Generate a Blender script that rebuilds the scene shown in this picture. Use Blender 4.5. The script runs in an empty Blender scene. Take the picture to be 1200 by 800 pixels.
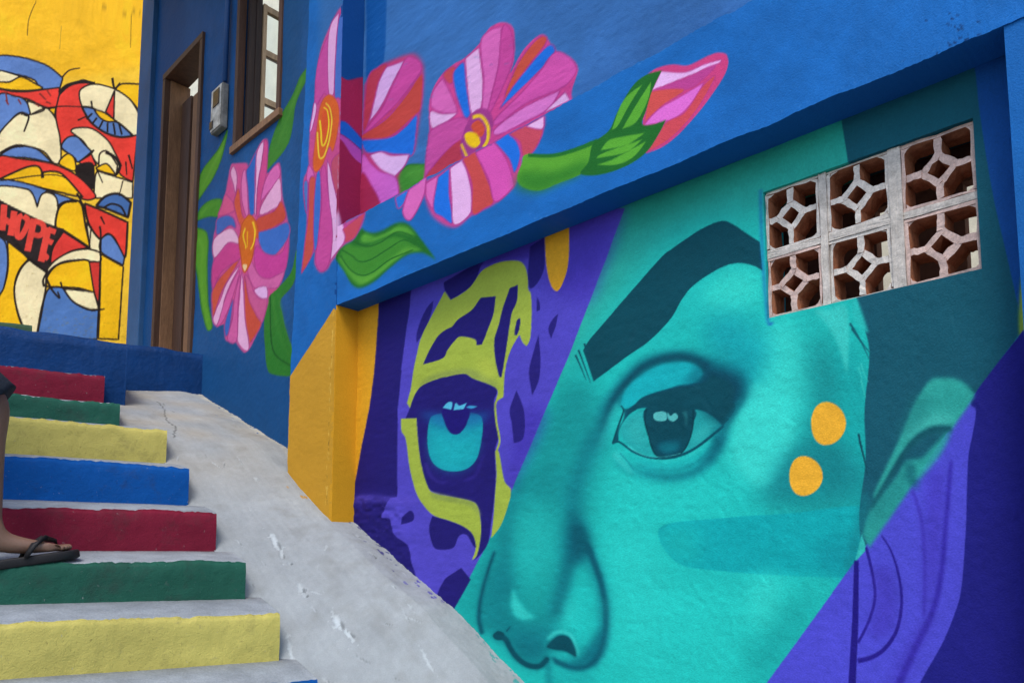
import bpy, bmesh, math, random
import numpy as np
from mathutils import Vector, Matrix
random.seed(7); rng = np.random.default_rng(7)
R = math.radians
scn = bpy.context.scene
COL = scn.collection

# ------------------------------------------------------------------ camera
EYE = 1.62                                   # eye height above the street at the foot of the stairs
FPX, CX, CY, HOR = 900.0, 600.0, 570.0, 657.0  # photo (1200x800): focal length, principal point, horizon row
TILT = math.atan2(HOR - CY, FPX)
cam = bpy.data.cameras.new('camera'); camo = bpy.data.objects.new('camera', cam); COL.objects.link(camo)
cam.sensor_width = 36.0; cam.lens = 36.0 * FPX / 1200.0
cam.shift_y = (CY - 400.0) / 1200.0
cam.clip_start = 0.05; cam.clip_end = 5000
camo.location = (0, 0, EYE); camo.rotation_euler = (R(90) + TILT, 0, 0)
scn.camera = camo

# ------------------------------------------------------------------ sky, sun, exposure
SUN_AZ, SUN_EL = 186.0, 55.0                 # compass-like azimuth measured from +Y clockwise
w = bpy.data.worlds.new('World'); scn.world = w; w.use_nodes = True
nt = w.node_tree; bg = nt.nodes['Background']
sky = nt.nodes.new('ShaderNodeTexSky'); sky.sky_type = 'NISHITA'; sky.sun_disc = False
sky.sun_elevation = R(SUN_EL); sky.sun_rotation = R(SUN_AZ); sky.air_density = 1.0; sky.dust_density = 1.5; sky.ozone_density = 1.0
nt.links.new(sky.outputs[0], bg.inputs['Color']); bg.inputs['Strength'].default_value = 0.15
sl = bpy.data.lights.new('sun', 'SUN'); so = bpy.data.objects.new('sun', sl); COL.objects.link(so)
sl.energy = 1.2; sl.angle = R(22); sl.color = (1.0, 0.96, 0.90)
sd = Vector((math.sin(R(SUN_AZ)) * math.cos(R(SUN_EL)), math.cos(R(SUN_AZ)) * math.cos(R(SUN_EL)), math.sin(R(SUN_EL))))
so.rotation_euler = sd.to_track_quat('Z', 'Y').to_euler(); so.location = (0, 0, 12)
scn.view_settings.view_transform = 'Standard'; scn.view_settings.look = 'None'
scn.view_settings.gamma = 1.0; scn.view_settings.exposure = 0.85
scn.render.resolution_x, scn.render.resolution_y = 1024, 682
try:
    scn.cycles.use_denoising = True
except Exception: pass

# ------------------------------------------------------------------ pixel -> place
def rays(pts):
    p = np.atleast_2d(np.asarray(pts, float))
    x, y, z = (p[:, 0] - CX) / FPX, np.ones(len(p)), -(p[:, 1] - CY) / FPX
    c, s = math.cos(TILT), math.sin(TILT)
    return np.stack([x, y * c - z * s, y * s + z * c], 1)
def hdir(x):
    r = rays([(x, HOR)])[0]; r[2] = 0; return r / np.linalg.norm(r)
DW = hdir(-321.0)                            # along the mural wall, up the alley
NW = np.array([DW[1], -DW[0], 0.0])          # into the mural wall
SD = hdir(2027.0)                            # along the stair risers, towards the wall
UP = np.array([0, 0, 1.0]); O = np.array([0, 0, EYE])
def W(d, n, z):                              # wall coordinates (z from eye level) -> world
    return O + DW * d + NW * n + UP * z
def on_n(x, y, N):                           # pixel on a plane parallel to the wall -> d, z
    r = rays([(x, y)])[0]; P = r * N / (r @ NW); return P @ DW, P[2]
def on_plane(x, y, P0, nrm):                 # pixel on any plane (eye-relative)
    r = rays([(x, y)])[0]; return r * ((P0 @ nrm) / (r @ nrm))
NF, NB = 1.88, 2.0                           # front plane (pilaster, beam, pier) and wall plane

# ------------------------------------------------------------------ small helpers
def srgb(h):
    h = h.lstrip('#'); return np.array([int(h[i:i+2], 16) / 255 for i in (0, 2, 4)])
def lin(c):
    c = np.asarray(c, float); return np.where(c <= 0.04045, c / 12.92, ((c + 0.055) / 1.055) ** 2.4)
PAINT_K = np.array([0.80, 0.80, 0.80])                               # picture colour -> paint albedo
def alb(h): return tuple(lin(srgb(h)) * PAINT_K) + (1.0,)
def noise2(h, w_, cells, seed=0):
    """smooth value noise, h x w array in -1..1"""
    r = np.random.default_rng(seed)
    gh, gw = max(2, int(cells[0]) + 2), max(2, int(cells[1]) + 2)
    g = r.uniform(-1, 1, (gh + 1, gw + 1))
    yy = np.linspace(0, gh - 1.001, h); xx = np.linspace(0, gw - 1.001, w_)
    yi, xi = yy.astype(int), xx.astype(int); fy, fx = yy - yi, xx - xi
    fy, fx = (fy * fy * (3 - 2 * fy))[:, None], (fx * fx * (3 - 2 * fx))[None]
    a = g[yi][:, xi]; b = g[yi][:, xi + 1]; c = g[yi + 1][:, xi]; d = g[yi + 1][:, xi + 1]
    return (a * (1 - fx) + b * fx) * (1 - fy) + (c * (1 - fx) + d * fx) * fy
def mesh_np(name, V, F4, mat, parent=None, colors=None, smooth=True, mat_idx=None):
    me = bpy.data.meshes.new(name)
    V = np.asarray(V, np.float32); F4 = np.asarray(F4, np.int32)
    me.vertices.add(len(V)); me.vertices.foreach_set('co', V.ravel())
    nl = F4.size; k = F4.shape[1]
    me.loops.add(nl); me.loops.foreach_set('vertex_index', F4.ravel())
    me.polygons.add(len(F4)); me.polygons.foreach_set('loop_start', np.arange(0, nl, k, dtype=np.int32))
    if smooth: me.polygons.foreach_set('use_smooth', np.ones(len(F4), bool))
    if mat_idx is not None: me.polygons.foreach_set('material_index', np.asarray(mat_idx, np.int32))
    me.update(calc_edges=True); me.validate()
    if colors is not None:
        a = me.color_attributes.new('paint', 'FLOAT_COLOR', 'POINT')
        c4 = np.ones((len(V), 4), np.float32); c4[:, :3] = colors; a.data.foreach_set('color', c4.ravel())
    for m in (mat if isinstance(mat, (list, tuple)) else [mat]): me.materials.append(m)
    o = bpy.data.objects.new(name, me); COL.objects.link(o)
    if parent: o.parent = parent; o.matrix_parent_inverse = parent.matrix_world.inverted()
    return o
def bm_obj(name, bm, mat, parent=None, smooth=False):
    me = bpy.data.meshes.new(name); bm.normal_update(); bm.to_mesh(me); bm.free()
    if smooth:
        for p in me.polygons: p.use_smooth = True
    for m in (mat if isinstance(mat, (list, tuple)) else [mat]): me.materials.append(m)
    o = bpy.data.objects.new(name, me); COL.objects.link(o)
    if parent: o.parent = parent; o.matrix_parent_inverse = parent.matrix_world.inverted()
    return o
def empty(name, loc, **kw):
    o = bpy.data.objects.new(name, None); COL.objects.link(o); o.location = tuple(loc); o.empty_display_size = 0.2
    bpy.context.view_layer.update()
    for k, v in kw.items(): o[k] = v
    return o
def tag(o, **kw):
    for k, v in kw.items(): o[k] = v
    return o
def wbox(bm, d0, d1, n0, n1, z0, z1, bev=0.0, mi=0):
    """box in wall coordinates"""
    vs = [bm.verts.new(W(d, n, z)) for z in (z0, z1) for n in (n0, n1) for d in (d0, d1)]
    q = [(0, 1, 3, 2), (4, 6, 7, 5), (0, 4, 5, 1), (2, 3, 7, 6), (0, 2, 6, 4), (1, 5, 7, 3)]
    fs = [bm.faces.new([vs[i] for i in f]) for f in q]
    for f in fs: f.material_index = mi
    if bev > 0:
        es = list({e for f in fs for e in f.edges})
        r = bmesh.ops.bevel(bm, geom=es, offset=bev, segments=2, affect='EDGES', profile=0.6)
        for f in r['faces']: f.material_index = mi
    return fs

# ------------------------------------------------------------------ materials
def mat_new(name):
    m = bpy.data.materials.new(name); m.use_nodes = True
    nt = m.node_tree; b = nt.nodes['Principled BSDF']; return m, nt, b
def N_(nt, t, **kw):
    n = nt.nodes.new(t)
    for k, v in kw.items():
        if k in n.inputs: n.inputs[k].default_value = v
        else: setattr(n, k, v)
    return n
def geo_pos(nt):
    return nt.nodes.new('ShaderNodeNewGeometry').outputs['Position']
def bump_chain(nt, b, specs):
    """specs: list of (kind, scale, distance, strength)"""
    pos = geo_pos(nt); prev = None
    for kind, sc, dist, st in specs:
        if kind == 'noise':
            t = N_(nt, 'ShaderNodeTexNoise', Scale=sc, Detail=5.0, Roughness=0.6); out = t.outputs['Fac']
        else:
            t = N_(nt, 'ShaderNodeTexVoronoi', Scale=sc); out = t.outputs['Distance']
        nt.links.new(pos, t.inputs['Vector'])
        bu = N_(nt, 'ShaderNodeBump', Distance=dist, Strength=st); nt.links.new(out, bu.inputs['Height'])
        if prev: nt.links.new(prev.outputs[0], bu.inputs['Normal'])
        prev = bu
    nt.links.new(prev.outputs[0], b.inputs['Normal'])
def mul_noise(nt, color_out, scale, lo, hi, detail=4.0, stretch=None):
    t = N_(nt, 'ShaderNodeTexNoise', Scale=scale, Detail=detail, Roughness=0.6)
    p = geo_pos(nt)
    if stretch:
        mp = N_(nt, 'ShaderNodeMapping'); mp.inputs['Scale'].default_value = stretch
        nt.links.new(p, mp.inputs['Vector']); p = mp.outputs[0]
    nt.links.new(p, t.inputs['Vector'])
    mr = N_(nt, 'ShaderNodeMapRange'); mr.inputs['From Min'].default_value = 0.3; mr.inputs['From Max'].default_value = 0.7
    mr.inputs['To Min'].default_value = lo; mr.inputs['To Max'].default_value = hi
    nt.links.new(t.outputs['Fac'], mr.inputs['Value'])
    mx = N_(nt, 'ShaderNodeMix', data_type='RGBA', blend_type='MULTIPLY'); mx.inputs[0].default_value = 1.0
    nt.links.new(color_out, mx.inputs[6]); nt.links.new(mr.outputs[0], mx.inputs[7])
    return mx.outputs[2]
def paint_mat(name, rough=0.5, bumps=(('noise', 210, 0.0022, 0.75), ('noise', 38, 0.004, 0.22)), spec=0.08):
    m, nt, b = mat_new(name)
    a = N_(nt, 'ShaderNodeAttribute', attribute_name='paint')
    c = mul_noise(nt, a.outputs['Color'], 7.0, 0.96, 1.03)
    c = mul_noise(nt, c, 210.0, 0.92, 1.07)
    nt.links.new(c, b.inputs['Base Color'])
    b.inputs['Roughness'].default_value = rough; b.inputs['Specular IOR Level'].default_value = spec
    bump_chain(nt, b, bumps); return m
def plain_mat(name, hexc, rough=0.7, k=None, n1=(6, 0.85, 1.1), n2=(90, 0.9, 1.06), bumps=(('noise', 90, 0.003, 0.5),), spec=0.3, stretch=None):
    m, nt, b = mat_new(name)
    rgb = N_(nt, 'ShaderNodeRGB'); c = lin(srgb(hexc)) * (PAINT_K if k is None else k)
    rgb.outputs[0].default_value = tuple(c) + (1,)
    o = rgb.outputs[0]
    if n1: o = mul_noise(nt, o, n1[0], n1[1], n1[2], stretch=stretch)
    if n2: o = mul_noise(nt, o, n2[0], n2[1], n2[2], stretch=stretch)
    nt.links.new(o, b.inputs['Base Color'])
    b.inputs['Roughness'].default_value = rough; b.inputs['Specular IOR Level'].default_value = spec
    if bumps: bump_chain(nt, b, bumps)
    return m
M_MURAL = paint_mat('mural_paint', 0.62)
M_FARMURAL = paint_mat('far_mural_paint', 0.6)
M_WOOD = plain_mat('brown_wood', '#54392A', 0.6, n1=(5, 0.7, 1.2), n2=(30, 0.75, 1.2), stretch=(6, 6, 0.6), bumps=(('noise', 60, 0.002, 0.4),))
M_WOODL = plain_mat('light_wood', '#8A6446', 0.6, n1=(5, 0.75, 1.15), n2=(30, 0.75, 1.2), stretch=(6, 6, 0.8), bumps=(('noise', 60, 0.002, 0.4),))
M_WOODD = plain_mat('dark_wood', '#33231C', 0.55, n1=(5, 0.7, 1.2), n2=(30, 0.75, 1.2), stretch=(6, 6, 0.6))
M_WHITE = plain_mat('white_wall', '#F6EFD4', 0.8)
M_DARKROOM = plain_mat('dark_room', '#7A4A34', 0.9)
M_METER = plain_mat('meter_shell', '#8F8C84', 0.6, n1=(20, 0.5, 1.1))
M_BLACK = plain_mat('black_window', '#15161A', 0.3)
M_STREET = plain_mat('street_cement', '#8E9093', 0.9)

# ------------------------------------------------------------------ the painter: walls carry their mural as paint on a fine grid
FR = {'P': (0, 0, 1), 'H1': (0, 50, 800/180), 'H2': (0, 220, 800/180), 'G1': (220, 140, 747/140), 'G2': (220, 270, 622/140),
      'Q1': (340, 0, 800/180), 'Q2': (340, 160, 800/180), 'R3': (460, 20, 708/230), 'BUD': (600, 50, 1137/270),
      'A': (400, 260, 4.0), 'B2': (400, 430, 4.0), 'C': (400, 560, 800/240), 'BR': (670, 240, 873/240), 'EYE': (690, 400, 889/200),
      'NOSE': (540, 580, 873/240), 'E1': (880, 340, 1067/320), 'E2': (880, 540, 985/320), 'V': (640, 0, 2.0),
      'F8': (540, 380, 1200/660), 'W2': (160, 0, 800/240), 'S4': (0, 380, 724/380)}
def parse(s, fr):
    """'x,y x,y! A: x,y' -> photo points, corner flags; a token ending in ':' changes the survey frame"""
    pts, cor = [], []
    for t in s.split():
        if t.endswith(':'): fr = t[:-1]; continue
        c = t.endswith('!'); x, y = t.rstrip('!').split(',')
        ox, oy, k = FR[fr]; pts.append((ox + float(x) / k, oy + float(y) / k)); cor.append(c)
    return np.array(pts), cor
def spline(P, cor, closed=True, sub=7):
    n = len(P); out = []
    t = np.linspace(0, 1, sub, endpoint=False)[:, None]
    for i in range(n if closed else n - 1):
        p1, p2 = P[i], P[(i + 1) % n]
        p0 = P[i - 1] if (closed or i > 0) else p1
        p3 = P[(i + 2) % n] if (closed or i + 2 < n) else p2
        if cor[i]: p0 = p1
        if cor[(i + 1) % n]: p3 = p2
        out.append(0.5 * (2 * p1 + (p2 - p0) * t + (2 * p0 - 5 * p1 + 4 * p2 - p3) * t**2 + (3 * p1 - p0 - 3 * p2 + p3) * t**3))
    if not closed: out.append(P[-1:])
    return np.concatenate(out)
def boxblur(a, r, ax):
    if r < 1: return a
    pad = [(0, 0), (0, 0)]; pad[ax] = (r + 1, r)
    c = np.cumsum(np.pad(a, pad, mode='constant'), axis=ax); n = a.shape[ax]
    hi = np.take(c, np.arange(2 * r + 1, 2 * r + 1 + n), axis=ax); lo = np.take(c, np.arange(0, n), axis=ax)
    return (hi - lo) / (2 * r + 1)
class Canvas:
    """a flat wall face: origin Q (eye-relative), axis U along the face, up; columns u, rows z"""
    def __init__(s, Q, U, nrm, ucols, zrows, base):
        s.Q, s.U, s.nrm = np.array(Q, float), np.array(U, float), np.array(nrm, float)
        s.u, s.z = np.asarray(ucols, float), np.asarray(zrows, float)
        s.sgn = 1 if s.u[-1] > s.u[0] else -1
        s.img = np.empty((len(s.z), len(s.u), 3)); s.img[:] = srgb(base)
        s.hole = np.zeros((len(s.z) - 1, len(s.u) - 1), bool)
    def uz(s, pts):
        r = rays(pts); k = (s.Q @ s.nrm) / (r @ s.nrm); P = r * k[:, None]
        return (P - s.Q) @ s.U, P[:, 2], P
    def idx(s, pts):
        u, z, _ = s.uz(pts); ci = s._ext(u * s.sgn, s.u * s.sgn); ri = s._ext(z, s.z); return np.stack([ci, ri], 1)
    @staticmethod
    def _ext(x, g):
        i = np.interp(x, g, np.arange(len(g)))
        i = np.where(x < g[0], (x - g[0]) / (g[1] - g[0]), i)
        return np.where(x > g[-1], len(g) - 1 + (x - g[-1]) / (g[-1] - g[-2]), i)
    def scale_at(s, p):
        a = s.idx([p, (p[0] + 1, p[1]), (p[0], p[1] + 1)])
        return abs(a[1, 0] - a[0, 0]), abs(a[2, 1] - a[0, 1])
    def cover(s, poly, blur=0.0, blur_at=None):
        """poly: photo points; returns slice and coverage"""
        I = s.idx(poly); S = 3; h, w_ = len(s.z), len(s.u)
        bx = by = 0
        if blur > 0:
            c, r_ = s.scale_at(blur_at if blur_at is not None else poly.mean(0)); bx, by = blur * c, blur * r_
        px, py = int(3 * bx) + 2, int(3 * by) + 2
        x0, x1 = max(0, int(I[:, 0].min()) - px), min(w_ - 1, int(I[:, 0].max()) + px + 1)
        y0, y1 = max(0, int(I[:, 1].min()) - py), min(h - 1, int(I[:, 1].max()) + py + 1)
        if x1 <= x0 or y1 <= y0: return None
        ex, ey = (px, py) if blur > 0 else (0, 0)          # let blur see what lies just outside
        gx0, gx1, gy0, gy1 = x0 - ex, x1 + ex, y0 - ey, y1 + ey
        nw, nh = (gx1 - gx0 + 1) * S, (gy1 - gy0 + 1) * S
        acc = np.zeros((nh, nw + 1), np.int16)
        X = (I[:, 0] - gx0 + 0.5) * S; Y = (I[:, 1] - gy0 + 0.5) * S
        X2, Y2 = np.roll(X, -1), np.roll(Y, -1)
        for a, b, c, d in zip(X, Y, X2, Y2):
            if b == d: continue
            sg = 1 if d > b else -1
            if sg < 0: a, b, c, d = c, d, a, b
            r0, r1 = max(0, math.ceil(b - 0.5)), min(nh - 1, math.ceil(d - 0.5) - 1)
            if r1 < r0: continue
            rr = np.arange(r0, r1 + 1); xx = a + (rr + 0.5 - b) / (d - b) * (c - a)
            np.add.at(acc, (rr, np.clip(np.ceil(xx - 0.5), 0, nw).astype(int)), sg)
        cov = (np.cumsum(acc, 1)[:, :nw] != 0).astype(float)
        cov = cov.reshape(nh // S, S, nw // S, S).mean((1, 3))
        if blur > 0:
            for _ in range(3):
                cov = boxblur(boxblur(cov, int(round(bx)), 1), int(round(by)), 0)
        cov = cov[y0 - gy0:y0 - gy0 + (y1 - y0 + 1), x0 - gx0:x0 - gx0 + (x1 - x0 + 1)]
        return (slice(y0, y1 + 1), slice(x0, x1 + 1)), cov
    def put(s, poly, col, a=1.0, blur=0.0):
        r = s.cover(poly, blur)
        if r is None: return
        sl_, cov = r; c = (cov * a)[..., None]
        s.img[sl_] = s.img[sl_] * (1 - c) + srgb(col) * c
    def fill(s, fr, pts, col, a=1.0, blur=0.0, ol=None, ow=1.6, oa=0.9):
        P, cor = parse(pts, fr); Q = spline(P, cor)
        s.put(Q, col, a, blur)
        if ol: s.line(np.vstack([Q, Q[:1]]), ow, ow, ol, oa)
    def line(s, Q, w0, w1, col, a=1.0, blur=0.0):
        n = len(Q)
        if n < 2: return
        T = np.gradient(Q, axis=0); T /= np.maximum(np.linalg.norm(T, axis=1), 1e-6)[:, None]
        Nn = np.stack([-T[:, 1], T[:, 0]], 1); ww = np.linspace(w0, w1, n)[:, None] / 2
        # a strip of quads, nonzero winding: build one closed outline
        poly = np.vstack([Q + Nn * ww, (Q - Nn * ww)[::-1]])
        s.put(poly, col, a, blur)
    def stroke(s, fr, pts, w0, col, w1=None, a=1.0, blur=0.0):
        P, cor = parse(pts, fr); Q = spline(P, cor, closed=False)
        s.line(Q, w0, w0 if w1 is None else w1, col, a, blur)
    def cut(s, u0, u1, z0, z1):
        uc = (s.u[1:] + s.u[:-1]) / 2; zc = (s.z[1:] + s.z[:-1]) / 2
        s.hole |= ((zc > z0) & (zc < z1))[:, None] & ((uc > min(u0, u1)) & (uc < max(u0, u1)))[None]
    def build(s, name, mat, parent, depth=0.1, wav=0.002, seed=1, into=None):
        h, w_ = len(s.z), len(s.u); into = s.nrm if into is None else into
        into = into if s.Q @ into > 0 else -into              # away from the eye
        L_, H_ = abs(s.u[-1] - s.u[0]), s.z[-1] - s.z[0]
        disp = wav * (noise2(h, w_, (H_ * 3, L_ * 3), seed) + 0.5 * noise2(h, w_, (H_ * 9, L_ * 9), seed + 1) + 0.25 * noise2(h, w_, (H_ * 40, L_ * 40), seed + 2))
        if getattr(s, 'extra', None) is not None: disp = disp - s.extra
        V = O + s.Q - into * 0 + s.u[None, :, None] * s.U + s.z[:, None, None] * UP + disp[..., None] * into
        V = V - UP * s.Q[2]
        offs = np.zeros_like(V)
        if getattr(s, 'zoff', None) is not None: offs = offs + s.zoff[..., None] * UP
        if getattr(s, 'uoff', None) is not None: offs = offs + s.uoff[..., None] * s.U
        V = V + offs; offs = offs.reshape(-1, 3)
        iy, ix = np.nonzero(~s.hole)
        i0 = iy * w_ + ix; F = np.stack([i0, i0 + 1, i0 + w_ + 1, i0 + w_], 1)
        V = V.reshape(-1, 3); C = lin(s.img.reshape(-1, 3)) * PAINT_K
        # rim: walk the border edges and carry them back by the wall's thickness
        keep = ~s.hole; kp = np.pad(keep, 1)
        E = []
        yy, xx = np.nonzero(keep & ~kp[:-2, 1:-1]); E.append(np.stack([yy * w_ + xx, yy * w_ + xx + 1], 1))
        yy, xx = np.nonzero(keep & ~kp[2:, 1:-1]); E.append(np.stack([(yy + 1) * w_ + xx + 1, (yy + 1) * w_ + xx], 1))
        yy, xx = np.nonzero(keep & ~kp[1:-1, :-2]); E.append(np.stack([(yy + 1) * w_ + xx, yy * w_ + xx], 1))
        yy, xx = np.nonzero(keep & ~kp[1:-1, 2:]); E.append(np.stack([yy * w_ + xx + 1, (yy + 1) * w_ + xx + 1], 1))
        E = np.concatenate(E); ids, inv = np.unique(E.ravel(), return_inverse=True); inv = inv.reshape(E.shape)
        # own copies of the border vertices keep the arris crisp
        n0 = len(V); m = len(ids)
        V = np.vstack([V, V[ids], V[ids] + into * depth - offs[ids]]); rc_ = C[ids] if getattr(s, 'rim', None) is None else np.tile(lin(srgb(s.rim)) * PAINT_K, (m, 1)); C = np.vstack([C, rc_, rc_])
        F2 = np.stack([n0 + inv[:, 0], n0 + m + inv[:, 0], n0 + m + inv[:, 1], n0 + inv[:, 1]], 1)
        return mesh_np(name, V, np.vstack([F, F2]), mat, parent, np.clip(C * getattr(s, 'kmul', 1.0), 0, 0.92))
def ucols_from_px(x0, x1, step, N, y=400.0):
    xs = np.linspace(x0, x1, max(2, int(abs(x1 - x0) / step) + 1))
    r = rays(np.stack([xs, np.full_like(xs, y)], 1)); P = r * (N / (r @ NW))[:, None]
    return P @ DW
def with_marks(a, marks):
    a = np.array(a); sgn = 1 if a[-1] > a[0] else -1
    for m in marks:
        if min(a) < m < max(a):
            i = np.argmin(abs(a - m)); a[i] = m
    return np.sort(a) * 1.0 if sgn > 0 else np.sort(a)[::-1]
def zrows(z0, z1, dz, f0, f1):
    f0, f1 = max(f0, z0), min(f1, z1); fine = np.linspace(f0, f1, int((f1 - f0) / dz) + 1)
    lo = np.arange(z0, f0 - 0.03, 0.06); hi = np.append(np.arange(f1 + 0.06, z1 - 0.03, 0.06), z1) if z1 > f1 + 0.01 else []
    return np.concatenate([lo, fine, hi])
def wall_canvas(N, ucols, z0, z1, dz, base, zmarks=(), umarks=(), fine=(-9, 9)):
    z = zrows(z0, z1, dz, *fine)
    return Canvas(NW * N, DW, NW, with_marks(ucols, umarks), with_marks(z, zmarks), base)

# ------------------------------------------------------------------ layout of the painted house (metres, z from eye level)
BEAM0, BEAM1 = 1.166, 1.540
DP_R, DP_L = 2.978, 3.372        # pilaster
DPIER = 0.337
L_END = 5.93
VENT = (0.432, 0.960, 0.676, 1.046)
DOOR = (4.83, 5.50, 1.30, 3.51)
WIN = (3.775, 4.345, 2.465, 3.62)
TOP = 4.9
house = empty('painted_house', W(1.7, NB, -EYE), label='blue house covered in flowers and a large teal face mural', category='house')

# ---- M: the recessed panel with the face
M = wall_canvas(NB, ucols_from_px(392, 1260, 1.05, NB), -1.62, BEAM0 + 0.06, 0.0031, '#1FB3A9', (VENT[2], VENT[3]), (VENT[0], VENT[1]), (-0.52, 9))
TEAL, TLT, TDK, BROW = '#1FB0A6', '#3ACDBE', '#0D6C77', '#0F525F'
PUR, IND, LIME, ORA = '#5349BA', '#231C6C', '#A6B744', '#DDA026'
PUR2, IND2 = '#504DC8', '#22217D'  # brighter, bluer copies of purple and indigo for the right side's stronger light
# broad airbrushed tones of the face
M.fill('P', '640,230 980,140 995,230 880,250 790,270 700,380 660,440 640,440', '#2AA394', 0.9, 16)
M.fill('P', '690,262 985,130 1000,150 700,290', '#1D8A78', 0.45, 8)  # darker green strip: shade under the beam, painted in
M.fill('F8', '200,130 280,140 300,260 250,420 150,560 20,640 -20,620 60,480', '#17968F', 0.85, 14)
M.fill('F8', '270,180 330,300 300,420 240,520 180,660 110,660 130,560 210,380', '#1CA79E', 0.7, 14)
M.fill('F8', '330,320 460,330 620,360 440,440 460,520 600,560 760,560 640,700 560,800 340,800 330,640 290,480', '#25BCB0', 0.8, 14)
M.fill('F8', '560,240 620,120 640,20 700,-10 740,80 740,180 690,330 640,345 590,320', TLT, 0.75, 10)
M.fill('F8', '620,20 560,110 600,160 660,60', '#13A0A4', 0.8, 12)
M.fill('F8', '740,40 800,60 855,140 862,390 690,400 620,360 700,300 740,180', '#178E8C', 0.85, 14)
M.fill('F8', '800,40 862,100 864,300 845,380 815,300 800,180', '#19A8A2', 0.8, 8)
M.fill('E1', '20,360 150,500 160,610 110,720 50,765 0,745 -60,640 -40,480', '#37C8BA', 0.75, 3)
# flat blush band
M.fill('F8', '425,432 560,412 700,402 866,390 868,470 836,540! 700,535 560,525 460,506', '#12A2A2', 0.95, 0.5)
M.fill('F8', '420,440 500,430 500,510 450,500', '#1FB0A6', 0.6, 10)
M.fill('F8', '760,470 855,450 865,490 836,540 780,540', '#118E93', 0.55, 8)
M.fill('E1', '150,620 330,600 430,700 440,780 100,800 60,770', '#16898A', 0.8, 9)
# jaw
M.fill('E2', '60,440 300,430 330,440 200,600 40,800 -40,800 -20,620', '#23B7AB', 0.7, 10)
M.fill('E2', '40,620 190,480 260,470 160,640 60,780 -20,800', '#159692', 0.65, 14)
M.fill('E2', '0,420 110,425 80,560 0,600', '#33C6B8', 0.7, 10)
# ---------- eyebrow, brow bone
M.fill('BR', '540,390 600,320 700,262 800,285 800,420 700,465 610,460', '#31C6B6', 0.85, 9)
M.fill('BR', '560,480 720,470 770,540 740,640 600,640', '#12949A', 0.75, 14)
M.fill('BR', '250,620 430,470 520,360 560,430 500,560 380,620', '#20B2A9', 0.7, 12)
M.fill('BR', '50,620! 80,572 150,490 250,370 380,225 430,185 485,145 560,98 640,68 690,85 750,125 800,157! 812,280! 770,258 700,248 620,275 520,340 470,400 430,470 380,530 310,595 230,650 95,752!', BROW)
for q in ('18,640 64,748', '30,618 82,758', '55,590 84,690'):
    M.stroke('BR', q, 2.2, BROW, 0.5)
for q in ('150,640 215,560', '240,600 290,490', '180,680 260,560', '550,260 556,300'):
    M.stroke('BR', q, 2.5, '#1D6468', 0.5, a=0.6, blur=1.2)
# ---------- the eye
M.stroke('EYE', '40,540 90,370 180,225 290,125 430,85 545,95 650,150', 11, '#0C6672', 15, a=0.9, blur=5)
M.fill('EYE', '560,110 680,130 790,175 815,270 760,345 705,440 620,380 500,260 540,210 590,170', '#0B6470', 0.95, 5)
M.fill('EYE', '640,60 760,120 830,220 800,300 700,200', '#0E7E86', 0.7, 9)
M.fill('EYE', '165,330 185,255 255,182 340,130 420,108 510,105 570,130 592,165 565,200 525,222 470,228 400,247 330,267 270,292 230,332 195,347', '#16A3A8', 1, 0.7)
M.fill('EYE', '300,150 420,112 510,112 560,140 520,190 420,190 330,215', '#1AB0AE', 0.6, 5)
M.fill('EYE', '168,333! 196,350 235,330 275,292 340,265 430,238 470,225 560,215 650,235 765,335 700,440! 640,392 560,357 300,347 240,362 195,402 160,470 156,522 125,532! 142,480 186,390', '#0A5763', 1, 0.5)
M.fill('EYE', '163,472 190,412 250,367 302,350 297,450 330,560 352,598 270,577 200,532', '#22A09C', 1, 0.6)
M.fill('EYE', '200,440 270,390 290,450 300,520 240,530', '#35B2AA', 0.45, 4)
M.fill('EYE', '545,358 620,372 682,427 660,462 560,550 490,586 520,520 541,430', '#219E9B', 1, 0.6)
M.fill('EYE', '560,470 640,430 665,440 600,500 540,540', '#38B5AD', 0.5, 4)
M.fill('EYE', '300,348 545,352 540,440 520,520 480,580 400,602 345,582 312,490', '#0A515C', 1, 0.5)
M.fill('EYE', '350,545 400,520 480,522 465,568 405,585', '#15848A', 0.85, 3)
M.fill('EYE', '338,380 365,365 402,370 402,410 350,410', '#4FB4AE', 1, 0.4); M.fill('EYE', '412,368 425,388 450,372 466,395 440,416 414,400', '#4FB4AE', 1, 0.4)
M.fill('EYE', '485,370 510,364 517,400 508,460 500,400', '#2E8D8C', 1, 0.6)
M.stroke('EYE', '125,530 160,523 230,572 310,602 400,608 480,592 560,552 650,482 702,440', 2.2, '#0B5F6A', 3.0)
M.stroke('EYE', '200,548 300,610 400,625 500,605 590,556 650,505', 2.5, '#39C0B6', 2, a=0.6, blur=1.2)
M.fill('EYE', '230,600 400,640 560,600 650,520 640,580 540,650 400,675 300,660', '#17A6A5', 0.8, 4)
M.stroke('EYE', '150,620 250,680 400,712 540,690 630,620 690,520 715,450', 6, '#0D7780', 7, a=0.85, blur=4)
M.fill('EYE', '650,470 705,450 700,530 640,620 600,640 640,560', '#0C6F79', 0.8, 4)
M.fill('EYE', '120,570 165,570 200,620 235,685 190,660 140,610', '#2FBAB0', 0.8, 2)
M.fill('EYE', '75,480 120,360 160,330 185,360 170,420 120,520 85,560', '#25B1A8', 0.8, 3)
M.fill('EYE', '60,580 130,640 260,720 420,745 560,720 500,790 250,780 80,690', '#2ABDB1', 0.45, 8)
M.fill('EYE', '585,150 690,150 785,195 803,275 752,350 700,430 620,372 560,300 540,240 590,195', '#09535F', 0.8, 6)
M.stroke('EYE', '70,470 110,340 195,215 300,122 430,82 540,92 620,140', 5, '#09535F', 9, a=0.8, blur=2.5)
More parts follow.
